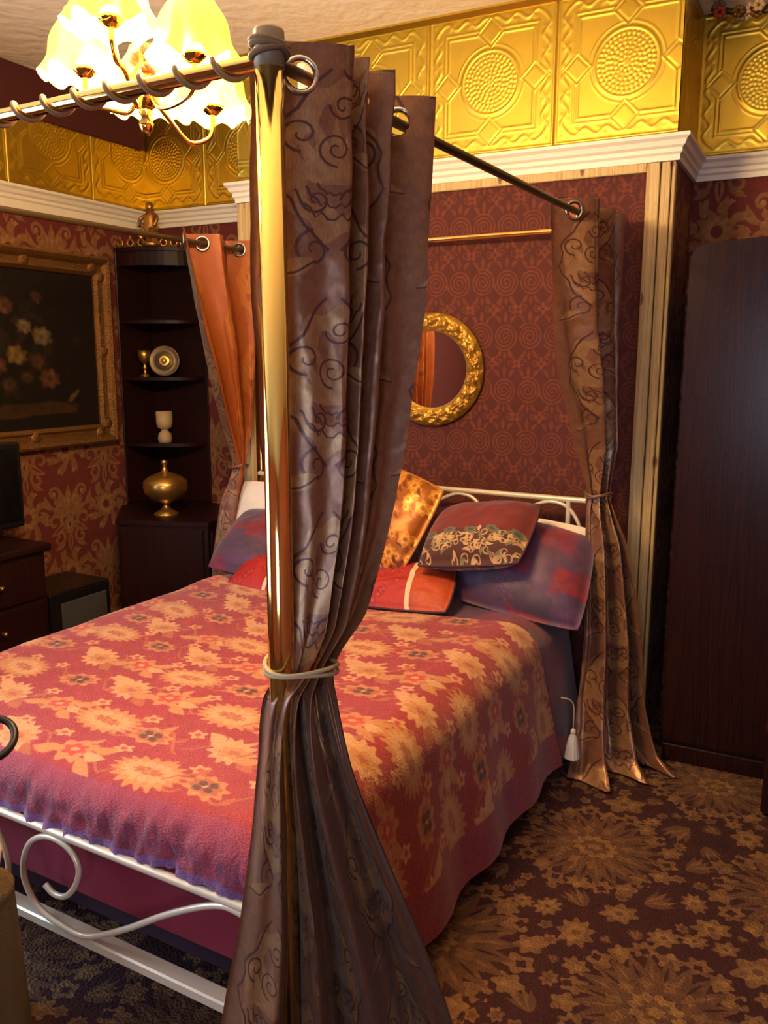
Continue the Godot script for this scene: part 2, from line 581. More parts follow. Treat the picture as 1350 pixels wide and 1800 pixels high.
	im.fill_rect(Rect2i(1664 - int(0.14 * px), 0, int(0.14 * px) + 1, 1024), bc)
	for k in 90:
		var x := rng.randf() * 1664
		leaf(Vector2(x, 1024), Vector2(x + rng.randf_range(-30, 30), 940 + rng.randf() * 20), rng.randf_range(2, 6), C8(112, 32, 58))
	im.fill_rect(Rect2i(0, 1010, 1664, 14), C8(110, 66, 116))
	im.resize(832, 512, Image.INTERPOLATE_BILINEAR)
	M.coverlet = mat(Color.WHITE, 0.72, 0.0, tex())
	M.coverlet.rim_enabled = true
	M.coverlet.rim = 0.5
	M.coverlet.rim_tint = 0.3
	M.coverlet.normal_enabled = true
	M.coverlet.normal_texture = noise_normal(0.3, 15, 4.0, 1024)
	M.coverlet.normal_scale = 0.3
	# duvet and pillow cloth in plum, wine and slate patches
	canvas(512, 512, C8(92, 62, 96))
	rng.seed = 3
	for k in 26:
		var c := Vector2(rng.randf() * 512, rng.randf() * 512)
		var col: Color = [C8(140, 26, 40), C8(84, 66, 102), C8(136, 36, 72), C8(78, 62, 80), C8(150, 34, 50)][k % 5]
		poly(PackedVector2Array([c, c + Vector2(150, 6), c + Vector2(144, 96), c + Vector2(-6, 90)]), col)
	for k in 40:
		var c := Vector2(rng.randf() * 512, rng.randf() * 512)
		spiral(c, 4, 22, rng.randf() * 6, 1.4, 3, C8(110, 84, 116))
		leaf(c + Vector2(14, 14), c + Vector2(40, 30), 6, C8(124, 60, 92))
	grain(0.4, 0.02, 30, C8(50, 26, 60))
	grain(0.3, 0.25, 31, C8(40, 20, 30))
	M.patch = mat(Color.WHITE, 0.6, 0.05, tex())
	M.patch.rim_enabled = true
	M.patch.rim = 0.5
	# gold brocade
	canvas(256, 256, C8(150, 86, 22))
	rng.seed = 4
	for k in 46:
		var c := Vector2(rng.randf() * 256, rng.randf() * 256)
		rosette(c, rng.randf_range(12, 24), 6, C8(196, 130, 44), C8(222, 160, 66), C8(164, 98, 30), rng.randf() * 6)
		leaf(c + Vector2(16, 0), c + Vector2(40, 18), 5, C8(110, 50, 14), 6)
	M.brocade = mat(Color.WHITE, 0.4, 0.35, tex())
	# velvet cushion with a wide woven border
	canvas(512, 512, C8(112, 20, 20), false)
	for k in 2:
		var y0 := 330 if k == 0 else 0
		im.fill_rect(Rect2i(0, y0, 512, 182 if k == 0 else 60), C8(72, 30, 26))
	rng.seed = 9
	for k in 60:
		var c := Vector2(rng.randf() * 512, 345 + rng.randf() * 160)
		var a := rng.randf() * TAU
		spiral(c, 24, 4, a, 1.0 if k % 2 == 0 else -1.0, 8, C8(190, 158, 106), 4)
		leaf(c, c + Vector2.from_angle(a) * 44, 8, C8(206, 176, 120) if k % 3 else C8(112, 122, 84), 8)
	for k in 5: blob(Vector2(60 + k * 104, 338), 34, 22, 0.2 * k, C8(96, 104, 78), 6, 0.15)
	for k in 5: blob(Vector2(60 + k * 104, 338), 16, 10, 0.2 * k, C8(60, 66, 62), 5, 0.15)
	grain(0.35, 0.25, 33, C8(40, 12, 10))
	M.velvet = mat(Color.WHITE, 0.8, 0.0, tex())
	M.velvet.rim_enabled = true
	M.velvet.rim = 0.5
	# scarlet and orange bolster cushion with a cream ribbon
	canvas(512, 256, C8(168, 38, 36), false)
	im.fill_rect(Rect2i(300, 0, 212, 256), C8(176, 70, 30))
	rng.seed = 13
	for k in 30:
		var c := Vector2(rng.randf() * 280, rng.randf() * 256)
		spiral(c, 20, 4, rng.randf() * 6, 1.3, 5, C8(130, 22, 44), 3)
		blob(c, 8, 6, 0, C8(190, 70, 60), 5, 0.2)
	grain(0.35, 0.05, 34, C8(110, 30, 20))
	im.fill_rect(Rect2i(290, 0, 26, 256), C8(226, 190, 150))
	M.ribboned = mat(Color.WHITE, 0.6, 0.0, tex())
	# woods
	canvas(512, 512, C8(36, 15, 13))
	for k in 90:
		var x := rng.randf() * 512
		var pts := []
		for i in 17: pts.append(Vector2(x + 10 * sin(i * 0.5 + k), i * 32))
		stroke(pts, rng.randf_range(1, 5), C8(31, 13, 11) if k % 3 else C8(41, 18, 15))
	grain(0.3, 0.05, 41, C8(24, 8, 8), Vector2(1, 0.2))
	M.mahogany = tri(mat(Color.WHITE, 0.26, 0.0, tex()), Vector3(1.4, 0.7, 1.4))
	M.mahogany.metallic_specular = 0.35
	M.darkwood = tri(mat(C8(255, 250, 240), 0.45, 0.0, M.mahogany.albedo_texture), Vector3(1.7, 0.8, 1.7), Vector3(0.3, 0.2, 0))
	M.darkwood.metallic_specular = 0.3
	canvas(256, 512, C8(196, 168, 112))
	for k in 50:
		var x := rng.randf() * 256
		var pts := []
		for i in 17: pts.append(Vector2(x + 3 * sin(i * 0.4 + k), i * 32))
		stroke(pts, rng.randf_range(1, 3), C8(176, 144, 90) if k % 3 else C8(208, 184, 132))
	for k in 5:
		var c := Vector2(rng.randf() * 256, rng.randf() * 512)
		blob(c, 7, 12, 0, C8(128, 88, 48)); blob(c, 4, 7, 0, C8(98, 62, 34))
	grain(0.15, 0.05, 42, C8(120, 100, 60), Vector2(1, 0.2))
	M.pine = tri(mat(Color.WHITE, 0.6, 0.0, tex()), Vector3(3.0, 0.9, 3.0))
	# metals and plain stuff
	M.foil = mat(C8(204, 174, 66), 0.37, 1.0)
	M.foil.normal_enabled = true
	M.foil.normal_texture = noise_normal(0.12, 51, 3.0)
	M.foil.normal_scale = 0.12
	tri(M.foil, Vector3(5, 5, 5))
	M.brass = mat(C8(238, 204, 118), 0.1, 1.0)
	M.oldbrass = mat(C8(176, 132, 66), 0.34, 0.9)
	M.bronze = mat(C8(92, 74, 48), 0.4, 0.7)
	M.giltframe = mat(C8(128, 90, 44), 0.4, 0.7)
	M.giltframe.normal_enabled = true
	M.giltframe.normal_texture = noise_normal(0.05, 52, 8.0)
	tri(M.giltframe, Vector3(4, 4, 4))
	M.chrome = mat(C8(196, 192, 180), 0.18, 1.0)
	M.cream_metal = mat(C8(216, 204, 178), 0.3, 0.25)
	M.cap = mat(C8(142, 124, 98), 0.5, 0.3)
	M.cord = mat(C8(120, 96, 66), 0.85, 0.0)
	M.palecord = mat(C8(172, 152, 112), 0.85, 0.0)
	M.white = mat(C8(232, 224, 208), 0.5, 0.0)
	M.linen = mat(C8(226, 218, 206), 0.85, 0.0)
	M.plaster = tri(mat(C8(238, 228, 208), 0.9, 0.0), Vector3(0.9, 0.9, 0.9))
	M.plaster.normal_enabled = true
	M.plaster.normal_texture = noise_normal(0.02, 53, 8.0)
	M.plaster.normal_scale = 0.3
	M.salmon = mat(C8(150, 86, 76), 0.85, 0.0)
	M.maroon = mat(C8(74, 22, 24), 0.8, 0.0)
	M.wine = mat(C8(122, 18, 44), 0.7, 0.0)
	M.wine.rim_enabled = true
	M.wine.rim = 0.4
	M.plum = mat(C8(58, 34, 48), 0.85, 0.0)
	M.black = mat(C8(18, 17, 17), 0.3, 0.0)
	M.blackiron = mat(C8(20, 18, 18), 0.45, 0.4)
	M.screen = mat(C8(10, 10, 12), 0.12, 0.0)
	M.mirror = mat(C8(236, 236, 236), 0.02, 1.0)
	M.ivory = mat(C8(176, 150, 110), 0.6, 0.0)
	M.gray = mat(C8(70, 70, 72), 0.3, 0.0)
	M.glass = mat(Color(1, 1, 1, 0.06), 0.02, 0.0)
	M.glass.transparency = BaseMaterial3D.TRANSPARENCY_ALPHA

func glow(c: Color, e: float, alb := Color(1, 0.9, 0.6)) -> StandardMaterial3D:
	var m := mat(alb, 0.4, 0.0)
	m.emission_enabled = true
	m.emission = c
	m.emission_energy_multiplier = e
	return m

# ------------------------------------------------------------------ light and camera
func setup_view() -> void:
	var cam := Camera3D.new()
	cam.name = "camera"
	cam.position = Vector3(0, 1.56, 0)
	cam.rotation_degrees = Vector3(-10.2, 27.2, 0.12)
	cam.fov = 61.93
	cam.near = 0.05
	add_child(cam)
	cam.current = true
	var env := Environment.new()
	var sky := Sky.new()
	var ps := ProceduralSkyMaterial.new()
	ps.sky_top_color = Color(0.62, 0.72, 0.9)
	ps.sky_horizon_color = Color(0.82, 0.87, 0.95)
	ps.ground_bottom_color = Color(0.35, 0.36, 0.38)
	ps.ground_horizon_color = Color(0.7, 0.74, 0.8)
	sky.sky_material = ps
	env.background_mode = Environment.BG_SKY
	env.sky = sky
	env.background_energy_multiplier = 2.0
	env.tonemap_mode = Environment.TONE_MAPPER_LINEAR
	env.tonemap_exposure = 0.95
	env.sdfgi_enabled = true
	env.ssao_enabled = true
	env.ssil_enabled = true
	var we := WorldEnvironment.new()
	we.name = "environment"
	we.environment = env
	add_child(we)
	# daylight at the two windows
	window_light("left_window_daylight", Vector3(XL - 0.02, 1.65, -0.2), Vector3(0, -90, 0), Vector2(1.8, 1.7), 8.0)
	window_light("rear_window_daylight", Vector3(0.2, 1.35, ZR + 0.02), Vector3(0, 0, 0), Vector2(1.2, 1.1), 4.0)

func window_light(called: String, at: Vector3, rot: Vector3, size: Vector2, e: float) -> void:
	var a := AreaLight3D.new()
	a.name = called
	a.area_size = size
	a.light_color = Color(0.80, 0.88, 1.0)
	a.light_energy = e
	a.area_range = 12.0
	a.shadow_enabled = true
	a.position = at
	a.rotation_degrees = rot
	add_child(a)

# ------------------------------------------------------------------ room
func tile_height(x: float, y: float) -> float:
	# relief of one frieze tile, x and y from -0.5 to 0.5, in metres
	var ax := absf(x)
	var ay := absf(y)
	var m := maxf(ax, ay)
	var r := sqrt(x * x + y * y)
	var th := atan2(y, x)
	var bump := func(d: float, w: float) -> float: return clampf(1.0 - absf(d) / w, 0.0, 1.0)
	var h := 0.0
	h = maxf(h, bump.call(m - 0.487, 0.012) * 0.8)                      # outer bead
	var dia: float = minf(ax + absf(ay - 0.345), ay + absf(ax - 0.345))    # diamonds on the four axes
	var inside_ring := r < 0.235
	if not inside_ring and dia > 0.115:
		h = maxf(h, bump.call(m - 0.335, 0.012) * 0.8)
		h = maxf(h, bump.call(m - 0.365, 0.010) * 0.6)
		if m > 0.385 and m < 0.468:                                     # trailing leaves in the border
			var al: float = minf(ax, ay)
			var ac := (m - 0.4265) / 0.042
			h = maxf(h, 0.75 * clampf(1.0 - absf(ac - 0.5 * sin(al * 40.0)) * 2.0, 0, 1))
			h = maxf(h, 0.6 * clampf(1.0 - Vector2(ac + 0.5 * sin(al * 40.0), 0.8 * sin(al * 20.0)).length() * 1.5, 0, 1))
	if not inside_ring:
		h = maxf(h, bump.call(dia - 0.105, 0.010) * 0.8)
		if dia < 0.075: h = maxf(h, 0.45)
		if absf(ax - ay) > 0.0 and minf(ax, ay) > 0.03 and m < 0.33:
			h = maxf(h, bump.call(r - 0.262, 0.008) * 0.5)
	h = maxf(h, bump.call(r - 0.222, 0.018))
	if r < 0.205:
		var rows := r / 0.0293
		var band := floorf(rows)
		var n := [6.0, 9.0, 14.0, 18.0, 24.0, 30.0, 36.0][int(minf(band, 6))] as float
		var pet := 0.5 + 0.5 * cos(n * (th + band * 0.3))
		h = maxf(h, 0.25 + 0.75 * pet * sin(PI * (rows - band)))
	if m > 0.494: h = -0.5
	return h * 0.0032

func tile_mesh(u0: float, u1: float) -> ArrayMesh:
	var n := int(150 * (u1 - u0))
	return grid_mesh(max(n, 8), 150, func(u, v):
		var x: float = u0 + (u1 - u0) * u - 0.5
		var y: float = v - 0.5
		return [Vector3((x + 0.5 - u0) * TS, v * TS, tile_height(x, y)), Vector2(u, v)])

# run of tiles along a wall from point a to point b (plan), with the first joint `first` metres along
func tile_run(parent: Node, a: Vector2, b: Vector2, first: float, meshes: Dictionary) -> void:
	var L := (b - a).length()
	var d := (b - a) / L
	var cuts := [0.0]
	var t := first
	while t < L - 0.01:
		if t > 0.01: cuts.append(t)
		t += TS
	cuts.append(L)
	for i in cuts.size() - 1:
		var w: float = cuts[i + 1] - cuts[i]
		var u0 := 0.0 if i > 0 else 1.0 - w / TS
		var u1 := 1.0 if i == 0 else w / TS
		if cuts.size() == 2: u0 = 0.0; u1 = w / TS
		var key := "%.3f %.3f" % [u0, u1]
		if not meshes.has(key): meshes[key] = tile_mesh(u0, u1)
		var o := part("tile", meshes[key], M.foil, parent)
		var p: Vector2 = a + d * cuts[i]
		var nrm := Vector2(-d.y, d.x)
		o.transform = Transform3D(Basis(Vector3(d.x, 0, d.y), Vector3.UP, Vector3(nrm.x, 0, nrm.y)), Vector3(p.x + nrm.x * 0.004, TY, p.y + nrm.y * 0.004))

func wall_with_hole(lo: Vector3, hi: Vector3, hlo: Vector3, hhi: Vector3, along: int) -> ArrayMesh:
	var s := sto()
	var l2 := lo; var h2 := hi
	h2[along] = hlo[along]; bx(s, lo, h2, 0.0)
	l2 = lo; l2[along] = hhi[along]; bx(s, l2, hi, 0.0)
	l2 = lo; h2 = hi; l2[along] = hlo[along]; h2[along] = hhi[along]; h2.y = hlo.y; bx(s, l2, h2, 0.0)
	l2 = lo; h2 = hi; l2[along] = hlo[along]; h2[along] = hhi[along]; l2.y = hhi.y; bx(s, l2, h2, 0.0)
	return done(s)

func window_at(called: String, lo: Vector3, hi: Vector3, along: int, label: String) -> void:
	# lo..hi is the opening in the wall; white frame, one glazing bar each way, sill
	var o := struct(called, null, null, label, "window")
	var s := sto()
	var w := 0.05
	var a := lo; var b := hi
	b[along] = lo[along] + w; bx(s, a, b)
	a = lo; b = hi; a[along] = hi[along] - w; bx(s, a, b)
	a = lo; b = hi; b.y = lo.y + w; a[along] += w; b[along] -= w; bx(s, a, b)
	a = lo; b = hi; a.y = hi.y - w; a[along] += w; b[along] -= w; bx(s, a, b)
	var mid := (lo + hi) / 2
	a = lo; b = hi; a[along] = mid[along] - 0.02; b[along] = mid[along] + 0.02; a.y += w; b.y -= w
	var across := 2 if along == 0 else 0
	a[across] = mid[across] - 0.02; b[across] = mid[across] + 0.02
	bx(s, a, b)
	part("window_frame", done(s), M.white, o)
	for k in 2:
		a = lo; b = hi
		a[across] = mid[across] - 0.002; b[across] = mid[across] + 0.002
		a.y += w; b.y -= w
		a[along] = lo[along] + w if k == 0 else mid[along] + 0.02
		b[along] = mid[along] - 0.02 if k == 0 else hi[along] - w
		part("pane", box_mesh(a, b, 0.0), M.glass, o)

func build_room() -> void:
	var meshes := {}
	struct("floor", box_mesh(Vector3(XL - 0.1, -0.1, ZB - 0.1), Vector3(XR + 0.1, 0, ZR + 0.1), 0), M.carpet, "maroon carpet with tan flower medallions and small blossoms", "carpet")
	struct("ceiling", box_mesh(Vector3(XL - 0.1, YC, ZB - 0.1), Vector3(XR + 0.1, YC + 0.1, ZR + 0.1), 0), M.plaster, "cream ceiling with swirled plaster", "ceiling")
	var wl := struct("wall_left", wall_with_hole(Vector3(XL - 0.1, 0, ZB - 0.1), Vector3(XL, YC, 0.84), Vector3(XL, 0.75, -1.15), Vector3(XL, 2.55, 0.75), 2), M.damask, "crimson and gold damask wall behind the flower painting", "wall")
	var wb := struct("wall_back", box_mesh(Vector3(XL, 0, ZB - 0.1), Vector3(XR, YC, ZB), 0), M.damask, "crimson and gold damask wall of the alcoves either side of the chimney breast", "wall")
	struct("wall_bay", box_mesh(Vector3(XL - 0.1, 0, 0.84), Vector3(XL, YC, ZR + 0.1), 0), M.salmon, "plain salmon painted wall beyond the left window", "wall")
	struct("wall_right", box_mesh(Vector3(XR, 0, ZB - 0.1), Vector3(XR + 0.1, YC, ZR + 0.1), 0), M.salmon, "salmon painted wall beyond the dark wardrobe", "wall")
	struct("wall_rear", wall_with_hole(Vector3(XL, 0, ZR), Vector3(XR, YC, ZR + 0.1), Vector3(-0.45, 0.75, ZR), Vector3(0.85, 1.95, ZR), 0), M.salmon, "salmon painted wall with a window opposite the bed head", "wall")
	window_at("window_1", Vector3(XL - 0.1, 0.75, -1.15), Vector3(XL - 0.03, 2.55, 0.75), 2, "white framed window in the left damask wall")
	window_at("window_2", Vector3(-0.45, 0.75, ZR + 0.03), Vector3(0.85, 1.95, ZR + 0.1), 0, "white framed window in the rear salmon wall")
	var wc := struct("wall_chimney", box_mesh(Vector3(CX0, 0, ZB), Vector3(CX1, YC, ZC), 0), M.damask, "chimney breast behind the bed head", "wall")
	var panel := part("scroll_wallpaper", box_mesh(Vector3(CX0 + 0.02, 0.02, ZC), Vector3(CX1 - 0.02, 2.27, ZC + 0.004), 0), M.scrollpaper, wc)
	panel.set_meta("label", "russet wallpaper of spiral scrolls")
	tile_run(wc, Vector2(CX0, ZC), Vector2(CX1, ZC), CX0 * -1 - 2.10, meshes)
	tile_run(wc, Vector2(CX1, ZC), Vector2(CX1, ZB), 0.0, meshes)
	tile_run(wc, Vector2(CX0, ZB), Vector2(CX0, ZC), 0.0, meshes)
	tile_run(wb, Vector2(XL, ZB), Vector2(CX0, ZB), 0.43, meshes)
	tile_run(wb, Vector2(CX1, ZB), Vector2(XR, ZB), TS, meshes)
	tile_run(wl, Vector2(XL, -1.2), Vector2(XL, ZB), 0.16, meshes)
	# picture rail
	var rail := func(h: float) -> Array: return [Vector2(0.0, 2.368), Vector2(0.052, 2.368), Vector2(0.052, 2.356), Vector2(0.040, 2.346), Vector2(0.034, 2.330), Vector2(0.024, 2.322), Vector2(0.024, 2.308), Vector2(0.016, 2.300), Vector2(0.014, 2.368 - h), Vector2(0.0, 2.368 - h)]
	struct("trim_1", moulding([Vector2(XL, ZB), Vector2(CX0, ZB), Vector2(CX0, ZC), Vector2(CX1, ZC), Vector2(CX1, ZB), Vector2(XR, ZB)], rail.call(0.088)), M.white, "white picture rail stepping round the chimney breast", "picture rail")
	struct("trim_2", moulding([Vector2(XL, -1.2), Vector2(XL, ZB)], rail.call(0.122)), M.white, "white picture rail above the flower painting", "picture rail")
	struct("trim_3", box_mesh(Vector3(XL, 2.70, ZB + 0.02), Vector3(XL + 0.022, YC, -1.2), 0.003), M.maroon, "added maroon band under the ceiling, a painted dark reflection above the flower painting", "trim")  # added board, its maroon paints a dark reflection over the gold tiles
	struct("trim_8", box_mesh(Vector3(XL, 0.65, 0.75), Vector3(XL + 0.02, 2.65, 0.84), 0.003), M.white, "white casing of the left window", "trim")
	# thin cove under the ceiling of the chimney breast
	struct("trim_4", moulding([Vector2(CX0, ZC), Vector2(CX1, ZC)], [Vector2(0, YC), Vector2(0.03, YC), Vector2(0.03, YC - 0.008), Vector2(0.012, YC - 0.024), Vector2(0, YC - 0.024)]), M.foil, "thin gold cove above the embossed tiles", "trim")
	# pine casing of the chimney breast: two boards with a groove and a bead, and a header
	for side in 2:
		var t := struct("trim_%d" % (5 + side), null, null, ["knotty pine casing beside the corner shelves", "knotty pine casing beside the dark wardrobe"][side], "trim")
		var x0 := CX1 if side == 1 else CX0
		var sg := -1.0 if side == 1 else 1.0
		part("board", box_mesh(Vector3(minf(x0 + sg * 0.05, x0 + sg * 0.098), 0, ZC), Vector3(maxf(x0 + sg * 0.05, x0 + sg * 0.098), 2.275, ZC + 0.03), 0.003), M.pine, t)
		part("board", box_mesh(Vector3(minf(x0 + sg * 0.012, x0 + sg * 0.046), 0, ZC), Vector3(maxf(x0 + sg * 0.012, x0 + sg * 0.046), 2.275, ZC + 0.026), 0.003), M.pine, t)
		part("bead", box_mesh(Vector3(minf(x0 - sg * 0.004, x0 + sg * 0.009), 0, ZC - 0.02), Vector3(maxf(x0 - sg * 0.004, x0 + sg * 0.009), 2.275, ZC + 0.018), 0.003), M.pine, t)
	struct("trim_7", box_mesh(Vector3(CX0 + 0.1, 2.245, ZC), Vector3(CX1 - 0.1, 2.279, ZC + 0.02), 0.003), M.pine, "pine header strip under the white picture rail", "trim")
	struct("baseboard_left", moulding([Vector2(XL, -0.9), Vector2(XL, -3.31)], [Vector2(0, 0.15), Vector2(0.008, 0.15), Vector2(0.018, 0.13), Vector2(0.018, 0), Vector2(0, 0)]), M.white, "cream baseboard under the flower painting", "baseboard")

# ------------------------------------------------------------------ curtains
# keys: [height, E0 (x, z), E1 (x, z), amplitude]; knots: fractions along E0-E1 where the folds turn, alternating sides from -1
func curtain_fn(keys: Array, knots: Array, mirror_x: float, sd: int) -> Callable:
	var nk := knots.size() - 1
	var total := 0.0
	for k in keys.size() - 1: total += keys[k][0] - keys[k + 1][0]
	var top_len := 0.0
	for k in nk:
		var dl: float = (knots[k + 1] - knots[k]) * (keys[0][1] as Vector2).distance_to(keys[0][2])
		top_len += Vector2(dl, 2 * keys[0][3]).length()
	return func(u, v):
		var vv: float = v * 0.25 if v < 0.2 else 0.05 + (v - 0.2) * 0.95 / 0.8      # finer rows near the eyelets
		var y: float = keys[0][0] + (keys[keys.size() - 1][0] - keys[0][0]) * vv
		var k := 0
		while k < keys.size() - 2 and keys[k + 1][0] > y: k += 1
		var ka: Array = keys[k]
		var kb: Array = keys[k + 1]
		var t: float = clampf((ka[0] - y) / maxf(ka[0] - kb[0], 1e-6), 0, 1)
		var pa: Array = keys[max(k - 1, 0)]
		var pb: Array = keys[min(k + 2, keys.size() - 1)]
		var h1: float = ka[0] - kb[0]
		var e := []
		for c in [1, 2]:
			# Hermite in height, slopes from the neighbouring keys
			var m0: Vector2 = (kb[c] - pa[c]) / maxf(pa[0] - kb[0], 1e-6) * h1 if k > 0 else (kb[c] - ka[c])
			var m1: Vector2 = (pb[c] - ka[c]) / maxf(ka[0] - pb[0], 1e-6) * h1 if k < keys.size() - 2 else (kb[c] - ka[c])
			var t2 := t * t
			var t3 := t2 * t
			e.append(ka[c] * (2 * t3 - 3 * t2 + 1) + m0 * (t3 - 2 * t2 + t) + kb[c] * (3 * t2 - 2 * t3) + m1 * (t3 - t2))
		var ts := t * t * (3 - 2 * t)
		var amp: float = lerpf(ka[3], kb[3], ts)
		var d: Vector2 = e[1] - e[0]
		var nrm := Vector2(-d.y, d.x).normalized()
		var f: float = u * nk
		var i := mini(int(f), nk - 1)
		var w := f - i
		var wob := 1.0 + 0.25 * nz.get_noise_2d(i * 37.0 + sd, y * 60.0)
		var cs := (1 - cos(PI * w)) / 2
		var side0 := -1.0 if i % 2 == 0 else 1.0
		var off := lerpf(side0, -side0, lerpf(cs, w, 0.35)) * amp * wob
		var al: float = lerpf(knots[i], knots[i + 1], w)
		var low := clampf((1.0 - y) / 1.0, 0, 1)
		al = lerpf(al, u, 0.6 * low)
		var p: Vector2 = e[0] + d * al + nrm * off
		var wr := 0.006 * nz.get_noise_3d(u * 300.0, y * 90.0, sd) * (0.4 + low)
		p += nrm * wr
		var soft := clampf((keys[0][0] - y - 0.12) / 0.3, 0, 1)
		p += nrm * soft * 0.010 * sin(u * nk * TAU * 1.5 + 1.3 * sd + 2.0 * nz.get_noise_2d(y * 40.0, sd))      # small pleats between the folds
		p.x = p.x if mirror_x == 0.0 else mirror_x - p.x
		var yy: float = y
		if v > 0.97: yy += 0.006 * nz.get_noise_2d(u * 400, 3.0)
		return [Vector3(p.x, yy, p.y), Vector2(u * top_len / 0.52, (keys[0][0] - y) / 0.78)]

func curtain(label: String, keys: Array, knots: Array, eyes: Array, tie_y: float, tie_c: Vector2, tie_r: float, mirror_x := 0.0, sd := 0, post_tie := false) -> void:
	var o := thing("bed_curtain", label, "curtain", Vector3(mirror_x if mirror_x != 0.0 else 0.0, 0, (keys[0][1] as Vector2).y), BT, "tied satin bed curtains")
	var fn := curtain_fn(keys, knots, mirror_x, sd)
	var sc := sto()
	grid(sc, (knots.size() - 1) * 30, 200, fn, [mirror_x, 2.045, 0.025])
	part("cloth", done(sc), M.satin, o)
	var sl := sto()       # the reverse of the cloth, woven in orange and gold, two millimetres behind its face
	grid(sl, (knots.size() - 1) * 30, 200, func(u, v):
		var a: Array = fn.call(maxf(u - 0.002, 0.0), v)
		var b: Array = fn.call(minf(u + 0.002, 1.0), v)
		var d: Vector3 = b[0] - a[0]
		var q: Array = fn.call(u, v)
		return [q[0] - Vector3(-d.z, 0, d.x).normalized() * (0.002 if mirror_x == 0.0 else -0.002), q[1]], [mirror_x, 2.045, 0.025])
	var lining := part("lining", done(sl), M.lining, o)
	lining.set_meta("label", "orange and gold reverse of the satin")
	for i in knots.size() - 1:      # metal eyelets round the rail, one in each panel of the folded heading
		var s := sto()
		var mid: float = (knots[i] + knots[i + 1]) / 2
		var zl: float = (keys[0][2] as Vector2).y - (keys[0][1] as Vector2).y
		var z: float = (keys[0][1] as Vector2).y + zl * mid
		var dir := Vector3((1.0 if i % 2 == 0 else -1.0) * 2.0 * keys[0][3], 0, zl * (knots[i + 1] - knots[i]))
		if mirror_x != 0.0: dir.x = -dir.x
		torus(s, Vector3(mirror_x, 2.045, z), dir.cross(Vector3.UP).normalized(), 0.028, 0.0062)
		part("eyelet", done(s), M.chrome, o)
	# cord that ties the cloth
	var tb := part("tieback", null, M.palecord if post_tie else M.satin, o)
	var s := sto()
	var cx := tie_c.x if mirror_x == 0.0 else mirror_x - tie_c.x
	for turn in 2:
		var pts := []
		for k in 41:
			var a := TAU * k / 40
			pts.append(Vector3(cx + cos(a) * tie_r * 1.15, tie_y + 0.008 * turn + 0.006 * sin(a * 2 + turn), tie_c.y + sin(a) * tie_r))
		tube(s, pts, 0.0042, 8, false)
	if post_tie:
		for e in []:
			tube(s, spline([Vector3(cx + 0.05, tie_y, tie_c.y + 0.02), Vector3(cx + 0.075 + 0.01 * e, tie_y - 0.03, tie_c.y + 0.02), Vector3(cx + 0.07 + 0.02 * e, tie_y - 0.06, tie_c.y + 0.03)]), 0.004, 6)
	tb.mesh = done(s)

